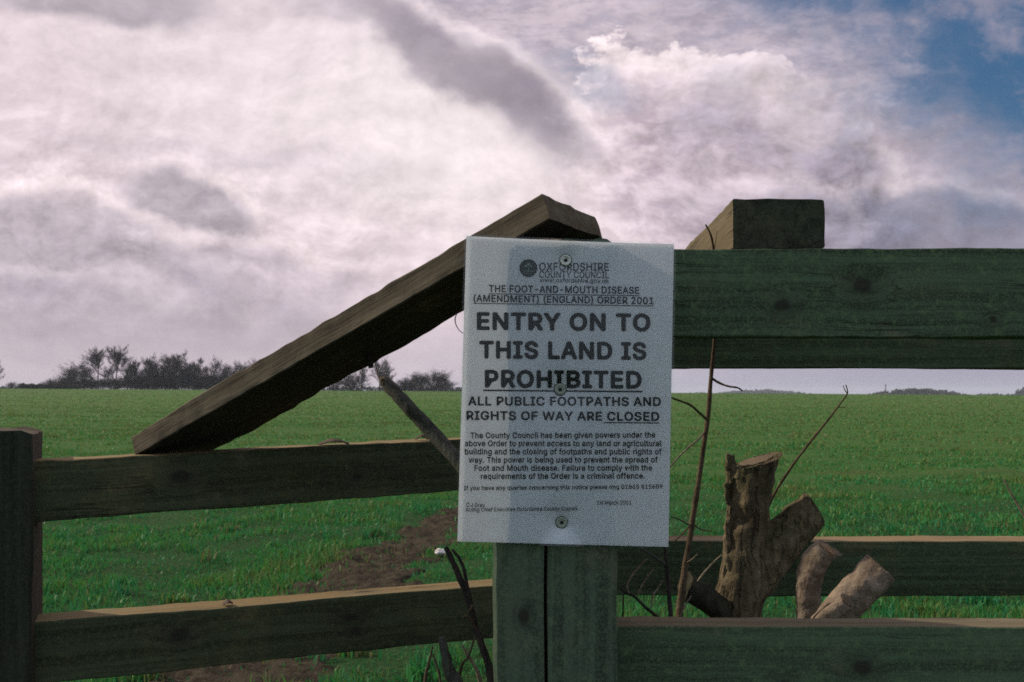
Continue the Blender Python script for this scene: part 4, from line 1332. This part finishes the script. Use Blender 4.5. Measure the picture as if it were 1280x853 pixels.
def disc(name, center, normal, r, mat, parent, seed=0., flat=1.0):
    n = 26
    normal = normal.normalized()
    a = normal.cross(Vector((.2, .1, 1))).normalized(); b = normal.cross(a)
    V = [center + normal * .0012]
    Fc = []
    for ring, rr, hh in ((0, .55, .0016), (1, 1.0, .0006), (2, .98, -.004)):
        for k in range(n):
            an = 2 * math.pi * k / n
            q = r * rr * (1 + .10 * noise.noise(Vector((math.cos(an) + seed, math.sin(an), 0))))
            V.append(center + a * math.cos(an) * q + b * math.sin(an) * q * flat + normal * (hh + .0010 * noise.noise(Vector((an * 3, rr * 4, seed)))))
    for k in range(n): Fc.append((0, 1 + k, 1 + (k + 1) % n))
    for g in range(2):
        for k in range(n):
            k2 = (k + 1) % n
            Fc.append((1 + g * n + k, 1 + (g + 1) * n + k, 1 + (g + 1) * n + k2, 1 + g * n + k2))
    me = mesh_from(V, Fc, name)
    bm = bmesh.new(); bm.from_mesh(me); bmesh.ops.recalc_face_normals(bm, faces=bm.faces); bm.to_mesh(me); bm.free()
    return link(name, me, mat, parent)


DS = 1.30
st = thing('tree_stump', at(915, 1494, DS), 'tall rough forked tree stump with a sawn top behind the right fence', 'stump')
capT = Vector((-.30, -.06, .95)).normalized()
capB = Vector((.86, -.10, .50)).normalized()
fused('trunk', [
    ([at(905, 1500, DS), at(905, 1150, DS), at(912, 900, DS), at(922, 770, DS), at(932, 700, DS), at(935, 650, DS), at(938, 605, DS), at(944, 558, DS)],
     [.060, .050, .039, .0335, .0315, .0285, .0285, .0315, .0330], capT),
    ([at(936, 740, DS), at(955, 705, DS + .005), at(980, 672, DS + .01), at(1004, 648, DS + .015), at(1030, 627, DS + .02)],
     [.025, .027, .0265, .0255, .0250, .0245], capB)], M_bark, st, .0028, .0026, 60,
    [(at(944, 577, DS), capT, .07, .0015), (at(1019, 637, DS + .02), capB, .05, .001)])
disc('cut_face', at(944, 577, DS) + capT * .001, capT, .0235, M_cut, st, 1.0, .95)
disc('cut_face', at(1019, 637, DS + .02) + capB * .001, capB, .0205, M_cut_dark, st, 3.0)
capS = Vector((-.86, -.30, .30)).normalized()
fused('cut_branch', [([at(912, 790, DS - .01), at(897, 762, DS - .02), at(877, 744, DS - .03), at(848, 730, DS - .04)], [.017, .0165, .0175, .0180], capS)], M_bark_mossy, st,
      .0028, .0020, 60, [(at(858, 734, DS - .04), capS, .05, .0012)])
# flaking bark left on the lit side, with a torn spike at the top
fl = []
for k in range(22):
    yy = 574 + k * 6.6
    xx = 911 + 3.2 * math.sin(k * .8) - .5 * max(0, k - 14) + (3 if k < 3 else 0)
    b = at(xx, yy, DS - .010 + .004 * math.sin(k * 1.9))
    w = random.uniform(.0035, .0065)
    fl.append(([b + Vector((0, 0, .006)), b, b + Vector((random.uniform(-.003, .003), random.uniform(-.004, .002), -random.uniform(.010, .020)))], [w * .5, w, w * .35], None))
fl.append(([at(915, 596, DS - .008), at(912, 582, DS - .010), at(911, 574, DS - .010), at(909, 566, DS - .010)], [.0085, .0080, .0050, .0012], None))
fl.append(([at(922, 598, DS - .014), at(923, 588, DS - .016), at(925, 580, DS - .017)], [.0080, .0060, .0015], None))
fused('bark_flakes', fl, M_bark, st, .0020, .0022, 110)

DB = 1.46
DF = 1.37
s2 = thing('tree_stump', at(1040, 1494, DB), 'low pale stump of short cut prongs in front of the far lower rail', 'stump')
M_tip = bark_mat('torn_wood', (.14, .085, .038), (.26, .175, .09), 0, 1.8)
c1 = Vector((.50, -.25, .83)).normalized()
fused('prong', [([at(1018, 1500, DB), at(1010, 1000, DB), at(1010, 800, DB), at(1011, 760, DB), at(1011, 728, DB), at(1018, 704, DB - .002), at(1031, 688, DB - .006), at(1052, 672, DB - .008)],
                 [.026, .022, .0175, .0170, .0180, .0190, .0195, .0180, .015], c1)], M_bark_pale, s2, .0026, .0012, 40, [(at(1035, 685, DB - .008), c1, .045, .003)])
disc('torn_end', at(1034, 686, DB - .012) + c1 * .0005, c1, .0145, M_tip, s2, 2.0)
c2 = Vector((.66, -.12, .74)).normalized()
fused('prong', [([at(1048, 1500, DF), at(1046, 1000, DF), at(1032, 805, DF), at(1041, 776, DF), at(1064, 748, DF), at(1090, 722, DF), at(1122, 684, DF)],
                 [.026, .025, .0230, .0245, .0260, .0245, .021], c2)], M_bark_pale, s2, .0028, .0020, 40, [(at(1101, 710, DF), c2, .06, .003)])
disc('torn_end', at(1101, 710.5, DF - .002) + c2 * .0005, c2, .0175, M_tip, s2, 5.0)
c4 = Vector((.60, -.45, .66)).normalized()
fused('prong', [([at(1010, 1500, DF - .035), at(1008, 1000, DF - .035), at(1012, 810, DF - .035), at(1024, 782, DF - .035), at(1044, 764, DF - .035), at(1072, 740, DF - .035)],
                 [.016, .014, .0100, .0105, .0115, .0110], c4)], M_bark_pale, s2, .0024, .0008, 40, [(at(1058, 752, DF - .035), c4, .035, .0006)])
disc('cut_face', at(1058, 752, DF - .035) + c4 * .001, c4, .0090, M_cut, s2, 7.0, 1.0)


# ------------------------------------------------------------------ stems and twigs
def stems(name, label, cat, parts, group=None, base=None):
    """parts: (part name, pixel path with distances, radii, material); first part holds the base"""
    p0 = at(*parts[0][1][0]) if base is None else base
    root = thing(name, p0, label, cat, group)
    for k, (pn, path, rad, mat) in enumerate(parts):
        V, Fc = [], []
        tube(V, Fc, [at(*q) for q in path], rad, 7, .22, k * 2.3 + len(label), 6)
        link(pn, mesh_from(V, Fc, pn, True), mat, root)
    return root


stems('sapling', 'tall thin upright sapling with bare side shoots growing just right of the notice', 'sapling', [
    ('stem', [(835, 1494, 1.25), (838, 1100, 1.25), (845, 850, 1.25), (850, 768, 1.25), (856, 715, 1.25), (866, 650, 1.25), (877, 575, 1.25), (885, 520, 1.25), (889, 470, 1.25), (893, 425, 1.24), (894, 370, 1.20), (891, 306, 1.16), (882, 281, 1.15)],
     [.0068, .0058, .0052, .0049, .0042, .0037, .0033, .0030, .0026, .0022, .0018, .0014, .0010], M_stem),
    ('twig', [(891, 474, 1.25), (899, 479, 1.245), (910, 483, 1.24), (922, 485, 1.235), (928, 489, 1.235)], [.0018, .0014, .0012, .0009], M_stem),
    ('twig', [(885, 526, 1.25), (875, 517, 1.24), (862, 506, 1.23), (846, 500, 1.22), (838, 497, 1.21)], [.0019, .0016, .0014, .0011], M_stem),
    ('twig', [(881, 540, 1.25), (872, 550, 1.24), (858, 562, 1.23), (844, 576, 1.22), (834, 588, 1.21)], [.0015, .0013, .0011, .0009], M_twig),
    ('twig', [(866, 652, 1.25), (858, 662, 1.24), (848, 672, 1.23), (842, 677, 1.22)], [.0014, .0012, .0009], M_stem),
    ('twig', [(862, 657, 1.25), (850, 650, 1.24), (838, 646, 1.23)], [.0010, .0009, .0007], M_stem),
    ('twig', [(866, 655, 1.25), (876, 662, 1.25), (890, 664, 1.25)], [.0009, .0008, .0006], M_stem),
    ('twig', [(857, 704, 1.25), (864, 700, 1.24), (872, 693, 1.23)], [.0010, .0008, .0006], M_twig),
])
stems('sapling', 'slender single shoot slanting up to the right from the forked stump', 'sapling', [
    ('stem', [(952, 1494, 1.40), (948, 1000, 1.40), (950, 760, 1.39), (954, 660, 1.38), (963, 627, 1.37), (985, 590, 1.36), (1010, 556, 1.35), (1035, 525, 1.35), (1050, 505, 1.35), (1059, 492, 1.35), (1057, 481, 1.35)],
     [.0050, .0044, .0034, .0026, .0022, .0020, .0018, .0015, .0012, .0010, .0006], M_stem),
    ('twig', [(1047, 509, 1.35), (1053, 510, 1.35), (1057, 509, 1.345)], [.0007, .0006, .0004], M_stem),
    ('twig', [(1059, 492, 1.35), (1056, 488, 1.35), (1054, 482, 1.345)], [.0007, .0006, .0004], M_stem)])
stems('sapling', 'thick grey cut sapling leaning left with a broken top beside the notice', 'sapling', [
    ('stem', [(676, 1494, 1.22), (676, 1000, 1.23), (668, 780, 1.25), (640, 680, 1.28), (600, 612, 1.30), (568, 572, 1.32), (540, 540, 1.34), (515, 513, 1.35), (497, 494, 1.36), (481, 476, 1.37)],
     [.014, .0125, .011, .0105, .0100, .0098, .0095, .0095, .0092, .0085], M_grey_stem),
    ('twig', [(481, 478, 1.37), (476, 476, 1.37), (473, 470, 1.37), (470, 458, 1.37), (468, 449, 1.37)], [.0014, .0013, .0011, .0008], M_twig),
    ('splinter', [(483, 479, 1.366), (478, 474, 1.366), (476, 472, 1.366)], [.0060, .0045, .0020], M_bark)])
stems('bramble', 'dark arching bramble stem in front of the lower left rail beside the post', 'bramble', [
    ('stem', [(640, 1494, 1.20), (632, 1000, 1.20), (614, 850, 1.20), (605, 815, 1.20), (596, 788, 1.20), (590, 765, 1.20), (581, 738, 1.20), (570, 712, 1.20), (561, 692, 1.20), (557, 684, 1.20)],
     [.0068, .0060, .0050, .0044, .0042, .0040, .0040, .0037, .0034, .0026], M_dark_stem),
    ('twig', [(590, 768, 1.20), (588, 750, 1.19), (584, 732, 1.19), (580, 712, 1.19), (574, 698, 1.19), (565, 687, 1.19)], [.0026, .0024, .0022, .0020, .0015], M_dark_stem),
    ('twig', [(596, 788, 1.20), (590, 778, 1.19), (583, 770, 1.18), (578, 772, 1.18)], [.0018, .0016, .0012, .0010], M_stem),
    ('twig', [(586, 748, 1.20), (590, 757, 1.19), (585, 766, 1.185)], [.0016, .0014, .0011], M_stem)])
stems('stub', 'short grey cut stub standing below the lower left rail', 'stub', [
    ('stem', [(590, 1494, 1.28), (585, 1100, 1.28), (572, 880, 1.28), (562, 840, 1.28), (556, 815, 1.28), (552, 797, 1.28)], [.017, .0145, .0112, .0080, .0058, .0046], M_grey_stem)])
stems('twig', 'thin pair of brown shoots beside the grey cut stub under the rail', 'twig', [
    ('stem', [(520, 1494, 1.32), (525, 1000, 1.32), (531, 860, 1.32), (536, 830, 1.32), (541, 808, 1.32)], [.0030, .0026, .0022, .0019, .0012], M_stem),
    ('shoot', [(562, 1000, 1.32), (556, 900, 1.32), (551, 853, 1.32), (546, 832, 1.32), (541, 818, 1.32)], [.0022, .0020, .0018, .0016, .0010], M_stem)])
stems('twig', 'pale thin twig crossing below the rail left of the post', 'twig', [
    ('stem', [(560, 1494, 1.30), (566, 1000, 1.30), (574, 850, 1.30), (586, 820, 1.30), (594, 795, 1.30), (597, 788, 1.30)], [.0024, .0021, .0018, .0016, .0013, .0010], M_stem),
    ('shoot', [(604, 870, 1.31), (597, 840, 1.31), (588, 824, 1.31), (581, 812, 1.31), (577, 806, 1.31)], [.0030, .0027, .0024, .0020, .0014], M_twig)])
tw = stems('twig', 'bare twisted twigs crowding the gap between the post and the right-hand stump', 'twig', [
    ('stem', [(850, 1494, 1.16), (846, 1000, 1.16), (840, 800, 1.17), (836, 740, 1.18), (833, 705, 1.18), (831, 680, 1.18)], [.0042, .0036, .0030, .0027, .0024, .0020], M_dark_stem),
    ('shoot', [(832, 705, 1.18), (820, 697, 1.17), (808, 690, 1.16), (797, 683, 1.16), (788, 676, 1.16)], [.0018, .0015, .0012, .0010], M_grey_stem),
    ('shoot', [(786, 742, 1.16), (784, 732, 1.16), (790, 720, 1.16), (800, 708, 1.16), (809, 699, 1.155)], [.0010, .0012, .0012, .0009], M_twig),
    ('shoot', [(797, 746, 1.16), (802, 733, 1.16), (810, 720, 1.16), (817, 712, 1.155)], [.0010, .0011, .0010, .0008], M_twig),
    ('shoot', [(814, 760, 1.16), (816, 745, 1.16), (823, 735, 1.16), (828, 726, 1.155)], [.0010, .0010, .0009, .0007], M_twig),
    ('shoot', [(823, 772, 1.16), (808, 760, 1.16), (793, 746, 1.16), (784, 742, 1.16), (775, 735, 1.16)], [.0020, .0018, .0016, .0013], M_dark_stem),
    ('shoot', [(850, 772, 1.18), (856, 758, 1.18), (864, 745, 1.18)], [.0012, .0011, .0008], M_twig),
    ('shoot', [(872, 727, 1.21), (880, 716, 1.21), (892, 703, 1.21), (903, 693, 1.20)], [.0012, .0011, .0010, .0007], M_twig),
    ('shoot', [(778, 774, 1.16), (779, 758, 1.16), (779, 742, 1.16)], [.0010, .0010, .0008], M_dark_stem)])
stems('twig', 'pale dead stalk leaning at the far right above the fence', 'twig', [
    ('stem', [(1330, 1494, 1.75), (1315, 900, 1.75), (1298, 690, 1.75), (1283, 652, 1.75), (1271, 630, 1.75), (1260, 610, 1.75), (1254, 598, 1.75)], [.0030, .0028, .0023, .0020, .0018, .0015, .0010], M_twig)])
stems('twig', 'tiny curled tendril hanging under the sloping plank beside the notice', 'twig', [
    ('stem', [(573, 388, 1.155), (569, 398, 1.15), (570, 406, 1.15), (574, 413, 1.15), (579, 417, 1.15)], [.0006, .0006, .0005, .0004], M_dark_stem)])


# small things lying about
def lump(name, center, sx, sy, sz, mat, label, cat, seed, rough=.35, sub=3):
    bm = bmesh.new()
    bmesh.ops.create_icosphere(bm, subdivisions=sub, radius=1)
    for v in bm.verts:
        q = v.co.copy()
        k = 1 + rough * noise.noise(q * 1.3 + Vector((seed, 0, 0))) + rough * .6 * noise.noise(q * 3.1 + Vector((0, seed, 0)))
        v.co = Vector((q.x * sx, q.y * sy, q.z * sz)) * k
    me = bpy.data.meshes.new(name)
    bm.to_mesh(me); bm.free()
    o = link(name, me, mat, None, Matrix.Translation(center))
    return tag(o, label, cat)


M_flint = flat_mat('white_flint', (.55, .52, .48), .6, 0, .25, 40)
M_leaf = flat_mat('dead_leaf', (.055, .036, .022), .8, 0, .4, 90)
fp = at(550, 690, 1)
D_st = 1.05 * F / (691 - 490)
sp = at(550, 691, D_st)
lump('stone', Vector((sp.x, sp.y, float(ground_h(sp.x, sp.y)) + .022)), .036, .028, .022, M_flint, 'white flint stone on the bare earth beside the bramble', 'stone', 1.2)


def curled_leaf(name, c, L, w, ang, label, h=.006):
    V, Fc = [], []
    n, m = 12, 5
    for i in range(n + 1):
        s = i / n
        for j in range(m + 1):
            t = j / m - .5
            ww = w * math.sin(math.pi * min(max(s, .03), .97)) ** .7
            x = (s - .5) * L
            y = t * ww
            z = h * (1 - (2 * s - 1) ** 2) - abs(t) * h * 1.1 + .0025 * noise.noise(Vector((s * 5, t * 4, ang))) + .002
            ca, sa = math.cos(ang), math.sin(ang)
            V.append(c + Vector((x * ca - y * sa, x * sa + y * ca, max(z, .0006))))
    for i in range(n):
        for j in range(m):
            a = i * (m + 1) + j
            Fc.append((a, a + m + 1, a + m + 2, a + 1))
    me = mesh_from(V, Fc, name, True)
    o = link(name, me, M_leaf)
    md = o.modifiers.new('t', 'SOLIDIFY'); md.thickness = .0009
    return tag(o, label, 'leaf')


def on_left_rail(px, lower=False, back=.012):
    z0, z1 = (.7545, .7505) if lower else (.9620, .980)
    s = None
    best = 9
    for k in range(400):
        f = k / 399
        x = -.6025 + .59 * f; y = 1.28 + .268 * f
        e = abs(640 + F * x / y - px)
        if e < best: best, s = e, f
    return Vector((-.6025 + .59 * s - back * .41, 1.28 + .268 * s + back * .91, z0 + (z1 - z0) * s + .001))


curled_leaf('dead_leaf', on_left_rail(419), .046, .026, .42, 'dead brown leaf curled on top of the left middle rail', .0065)
curled_leaf('dead_leaf', on_left_rail(287, True), .014, .018, .5, 'small dark scrap standing for a notch in the top of the lower left rail', .005)  # leaf-shaped scrap in place of a dark notch in the rail
curled_leaf('dead_leaf', on_left_rail(533, False, .02), .020, .014, .2, 'crumpled leaf scrap on the middle rail beside the leaning sapling', .006)


# ------------------------------------------------------------------ bare winter trees on the skyline
M_tree = bark_mat('winter_tree_bark', (.036, .034, .028), (.062, .056, .044), .3, .05)
M_twigs = flat_mat('winter_twigs', (.034, .032, .026), .95, 0, .3, .6)


def tree_meshes(seed, H, width, ntwig, stems=1, bare=.12, upright=.45, tw=1.0):
    """leafless tree: leader(s) with limbs from near the foot, branches, and a haze of fine twigs"""
    rr = random.Random(seed)
    TV, TF, segs = [], [], []

    def limb(p, d, L, r, lev):
        n = 3 if lev < 2 else 2
        pts = [p]
        dd = d.copy()
        for k in range(n):
            dd = (dd + Vector((rr.gauss(0, .16), rr.gauss(0, .16), rr.gauss(.05, .10)))).normalized()
            pts.append(pts[-1] + dd * L / n)
        if r > .022:
            tube(TV, TF, pts, [r, r * .8, r * .55, r * .35][:n + 1], 6, .1, rr.random() * 9, 1)
        for k in range(n): segs.append((pts[k], pts[k + 1], lev))
        if lev >= 3: return
        kids = (9, 6, 4)[lev] if lev else 13
        for k in range(kids):
            f = rr.uniform(bare if lev == 0 else .22, 1.0)
            i = min(int(f * n), n - 1)
            q = pts[i].lerp(pts[i + 1], f * n - i)
            ang = rr.uniform(0, 6.283)
            outw = Vector((math.cos(ang), math.sin(ang), 0))
            if lev == 0:
                prof = math.sin(math.pi * min(1, .16 + .80 * f)) ** .7
                nl = width * .5 * prof * rr.uniform(.75, 1.2)
                nd = (outw + Vector((0, 0, upright * rr.uniform(.5, 2.0) + .7 * f))).normalized()
                nl *= 1.15
            else:
                nl = L * rr.uniform(.40, .68)
                nd = (d * .8 + outw * .75 + Vector((0, 0, rr.uniform(-.15, .45)))).normalized()
            limb(q, nd, nl, r * rr.uniform(.34, .52), lev + 1)

    for k in range(stems):
        off = Vector((rr.uniform(-.22, .22) * width, rr.uniform(-.2, .2) * width, 0)) if stems > 1 else Vector((0, 0, 0))
        hh = H * .92 * (1 if k == 0 else rr.uniform(.65, .95))
        d = Vector((rr.uniform(-.10, .10), rr.uniform(-.10, .10), 1)).normalized()
        limb(Vector((0, 0, -.6)) + off, d, hh + .6, (.020 * H + .05) / (1 + .25 * (stems - 1)), 0)
    r2 = np.random.default_rng(seed)
    cand = [sg for sg in segs if sg[2] >= 1]
    wts = np.array([(e - p).length * (1.0, .6, 1.0, 1.3)[l] for p, e, l in cand]); wts /= wts.sum()
    idx = r2.choice(len(cand), ntwig, p=wts)
    f = r2.uniform(0, 1.0, ntwig)
    P = np.array([cand[i][0][:] for i in idx]); E = np.array([cand[i][1][:] for i in idx])
    D = E - P
    D /= np.linalg.norm(D, axis=1)[:, None] + 1e-9
    b = P + (E - P) * f[:, None]
    nd = D * .8 + r2.normal(0, .55, (ntwig, 3)) + np.array([0, 0, .28])
    nd /= np.linalg.norm(nd, axis=1)[:, None]
    L = r2.uniform(.3, .95, ntwig) * (.5 + H / 20)
    tip = b + nd * L[:, None]
    side = np.cross(nd, r2.normal(0, 1, (ntwig, 3)))
    side /= np.linalg.norm(side, axis=1)[:, None] + 1e-9
    w = (tw * r2.uniform(.008, .019, ntwig))[:, None]
    V = np.stack([b - side * w, b + side * w, tip + side * w * .4, tip - side * w * .4], 1).reshape(-1, 3)
    top = np.quantile(V[:, 2], .998)
    sc = H / top
    V *= sc
    TVn = [Vector(v) * sc for v in TV]
    i = np.arange(ntwig) * 4
    Q = np.stack([i, i + 1, i + 2, i + 3], -1)
    return mesh_from(TVn, TF, 'trunk', True), fastmesh('crown', V, Q)


PH = [10.0, 8.6, 9.2, 6.0, 8.0, 4.5]
PROTO = [tree_meshes(11, PH[0], 8.8, 11500, 1, .20, .50), tree_meshes(23, PH[1], 6.4, 11500, 1, .08, .5), tree_meshes(37, PH[2], 8.2, 15000, 2, .08, .6),
         tree_meshes(41, PH[3], 6.6, 12500, 4, .04, .35, 1.1), tree_meshes(59, PH[4], 5.6, 5200, 1, .12, .65), tree_meshes(67, PH[5], 6.0, 11500, 5, .02, .3, 1.1)]
for a, b in PROTO:
    a.materials.append(M_tree); b.materials.append(M_twigs)


def plant_tree(proto, px, top_py, dist, label, rot, wide=1.0, group='bare winter trees on the skyline', name='tree', cat='tree'):
    x = (px - 640) / F * dist
    z0 = float(ground_h(x, dist))
    ztop = EYE - (top_py - 490 - (3.5 if top_py < 462 else 1)) / F * dist
    h = max(ztop - z0, 1.0)
    s = h / PH[proto]
    root = thing(name, (x, dist, z0), label, cat, group)
    root.scale = (s * wide, s * wide, s)
    root.rotation_euler = (0, 0, rot)
    for nm, me in (('trunk', PROTO[proto][0]), ('crown', PROTO[proto][1])):
        c = bpy.data.objects.new(nm, me)
        COL.objects.link(c)
        c.parent = root
    return root


ROW = 'bare tree in the dense middle of the left skyline row'
trees = [
    (5, 62, 474, 'lowest scrubby bare bush at the left end of the skyline row', 1.2),
    (3, 82, 466, 'rounded bare bush left of the twin tall skyline trees', 1.2),
    (3, 98, 455, 'small spreading bare tree just left of the twin tall skyline trees', 1.1),
    (0, 122, 438, 'left one of the twin tallest bare trees on the left skyline', .95),
    (0, 143, 435, 'right one of the twin tallest bare trees on the left skyline', .9),
    (1, 160, 450, 'bare tree right beside the twin tall skyline trees', .9),
    (4, 170, 452, ROW, .8), (2, 180, 455, ROW, 1.0), (1, 190, 453, ROW, 1.0),
    (2, 200, 447, 'rounded bare tree peaking in the middle of the left skyline row', 1.0),
    (4, 212, 446, ROW, .8), (1, 222, 446, ROW, .9),
    (2, 234, 443, 'broad dense bare tree, tallest of the right half of the left row', 1.25),
    (1, 248, 451, ROW, .9), (2, 262, 450, 'narrow bare tree standing slightly apart toward the sloping plank', .75),
    (3, 272, 463, 'low bare bush in a dip of the skyline row left of the plank', 1.0), (4, 284, 457, 'sparse bare tree nearest left of the sloping plank', .9), (3, 297, 455, 'bare tree whose top meets the sloping plank on the skyline', 1.0),
    (3, 312, 452, 'bare tree partly hidden by the upper edge of the sloping plank', 1.0),
    (3, 418, 470, 'low dark bush showing just under the sloping plank', 1.3), (5, 436, 466, 'dark dense bush under the plank left of the pale bare tree', 1.4),
    (4, 452, 458, 'slim bare tree under the plank behind the broken sapling top', .8),
    (4, 474, 450, 'taller open-crowned bare tree right of the peg under the plank', 1.15), (4, 486, 456, 'slender leaning bare tree just right of the open-crowned one', .8),
    (5, 503, 474, 'low scrub bush between the open-crowned tree and the round bush', 1.3), (5, 516, 472, 'small scrub bush left of the round bush near the notice', 1.2),
    (3, 528, 466, 'dense bush forming the left shoulder of the round bush', 1.1),
    (3, 542, 463, 'large round bare bush closest to the left edge of the notice', 1.4), (5, 558, 473, 'low bush against the left edge of the notice', 1.2),
]
for k, (pr, px, ty, lb, wd) in enumerate(trees):
    plant_tree(pr, px, ty, 255 + 5 * math.sin(k * 2.1), lb, k * 1.9, wd)
for k, (px, ty) in enumerate([(75, 476), (105, 472), (128, 474), (150, 471), (172, 470), (190, 471), (208, 470), (228, 469), (246, 470), (262, 472), (282, 472), (300, 471), (90, 474), (116, 475), (139, 474), (161, 472), (181, 469), (199, 468), (218, 467), (237, 468), (255, 471), (272, 472), (291, 472)]):
    plant_tree(5, px, ty, 262 + 3 * math.sin(k), 'low bare shrub filling the foot of the left skyline row', k * 1.3, 1.7, 'undergrowth shrubs below the skyline trees', 'shrub', 'shrub')
plant_tree(0, -8, 455, 230, 'bare tree cut off by the left edge of the view', .4, 1.0)
plant_tree(5, 14, 478, 250, 'tiny bare bush on the skyline at the far left', .9, 1.2)


# ------------------------------------------------------------------ hedge, far woods and hills
def leafy_mass(name, boxes, n, size, mat, seed):
    """uneven mass of leaf-clump faces filling a set of ellipsoids (centre, radii)"""
    r = np.random.default_rng(seed)
    vol = np.array([b[1][0] * b[1][2] for b in boxes]); vol = vol / vol.sum()
    Vs = []
    for (c, rad), f in zip(boxes, vol):
        k = max(20, int(n * f))
        d = r.normal(0, 1, (k, 3)); d /= np.linalg.norm(d, axis=1)[:, None]
        rr = r.uniform(.55, 1.05, k) ** .6
        P = np.array(c) + d * rr[:, None] * np.array(rad)
        a = r.normal(0, 1, (k, 3)); a /= np.linalg.norm(a, axis=1)[:, None]
        b = np.cross(a, r.normal(0, 1, (k, 3))); b /= np.linalg.norm(b, axis=1)[:, None]
        s = size * r.uniform(.5, 1.4, k)[:, None]
        Vs.append(np.stack([P - a * s, P + b * s, P + a * s, P - b * s], 1).reshape(-1, 3))
    V = np.concatenate(Vs)
    i = np.arange(len(V) // 4) * 4
    return fastmesh(name, V, np.stack([i, i + 1, i + 2, i + 3], -1))


M_hedge = flat_mat('hedge_leaves', (.030, .030, .020), .9, 0, .4, .8)
M_wood = flat_mat('far_wood_leaves', (.030, .042, .030), .95, 0, .35, .05)
bx_ = []
for k in range(26):
    px = 26 + k * 2.9
    x = (px - 640) / F * 245
    z = float(ground_h(x, 245))
    bx_.append(((x, 245, z + .50 + .15 * math.sin(k * 1.7)), (.75, .6, .75 - .012 * k)))
o = link('hedge', leafy_mass('hedge', bx_, 5200, .14, M_hedge, 4), M_hedge)
tag(o, 'low dark clipped hedge on the skyline left of the bare trees', 'hedge')


def wood(name, px0, px1, prof, dist, label, n, size, mat, seed):
    bx = []
    zb = float(ground_h((px0 + px1) / 2 * 0, dist)) - 2
    steps = int((px1 - px0) / 1.6)
    rr = random.Random(seed)
    for k in range(steps + 1):
        f = k / steps
        px = px0 + (px1 - px0) * f
        ty = np.interp(f, [p[0] for p in prof], [p[1] for p in prof]) + rr.uniform(-.5, .5)
        x = (px - 640) / F * dist
        zt = EYE - (ty - 490) / F * dist
        rz = max(1.0, (zt - zb) / 2)
        bx.append(((x, dist + rr.uniform(-8, 8), zb + rz), (2.2 * dist / F * 1.6, 9, rz)))
    o = link(name, leafy_mass(name, bx, n, size, mat, seed), mat)
    return tag(o, label, kind='stuff')


wood('woodland', 1085, 1212, [(0, 494.5), (.15, 489.5), (.35, 486), (.6, 486.5), (.8, 489.5), (1, 495)], 720, 'distant dark wood on the right skyline', 16000, .9, M_wood, 3)
wood('woodland', 838, 1060, [(0, 494), (.18, 491), (.22, 493), (.3, 490.5), (.42, 488.5), (.55, 487.5), (.68, 489.5), (.8, 493), (.9, 494.5), (1, 495)], 1500, 'faint far wooded ridge just right of the notice', 14000, 1.7, M_wood, 9)
wood('woodland', 1205, 1300, [(0, 495.5), (.25, 493.5), (.4, 492), (.5, 494), (.68, 493.5), (.72, 487.5), (.85, 484.5), (1, 485.5)], 900, 'hazy trees at the far right edge of the skyline', 9000, 1.0, M_wood, 17)
wood('woodland', -60, 70, [(0, 481), (.5, 483), (1, 484)], 420, 'dim far hedgerow at the far left skyline', 5000, .5, M_wood, 21)
wood('woodland', 395, 580, [(0, 484), (.5, 483), (1, 484.5)], 420, 'dim far trees behind the skyline bushes left of the notice', 6000, .5, M_wood, 25)

# mast above the wood
V, Fc = [], []
mb = at(1107, 496, 700)
mb.z = float(ground_h(mb.x, 700))
mt = at(1107, 480.5, 700)
tube(V, Fc, [mb, (mb + mt) / 2, mt], [.42, .34, .25], 8, 0, 0, 2)
tube(V, Fc, [mt + Vector((-.8, 0, -1.0)), mt + Vector((.8, 0, -1.0))], [.16, .16], 6, 0, 0, 2)
o = link('mast', mesh_from(V, Fc, 'mast'), M_dark_stem)
tag(o, 'thin dark mast standing above the distant right-hand wood', 'mast')

# ------------------------------------------------------------------ air
def haze():
    bm = bmesh.new()
    bmesh.ops.create_cube(bm, size=1)
    me = bpy.data.meshes.new('haze')
    bm.to_mesh(me); bm.free()
    o = bpy.data.objects.new('haze', me)
    COL.objects.link(o)
    o.scale = (13000, 6200, 36)
    o.location = (0, 2500, 3)
    m = bpy.data.materials.new('haze_air')
    m.use_nodes = True
    n = m.node_tree.nodes
    n.clear()
    out = n.new('ShaderNodeOutputMaterial')
    v = n.new('ShaderNodeVolumePrincipled')
    v.inputs['Color'].default_value = (.80, .88, 1.0, 1)
    v.inputs['Density'].default_value = .00022
    m.node_tree.links.new(v.outputs[0], out.inputs['Volume'])
    me.materials.append(m)
    tag(o, 'thin pale haze over the fields', kind='stuff')


haze()
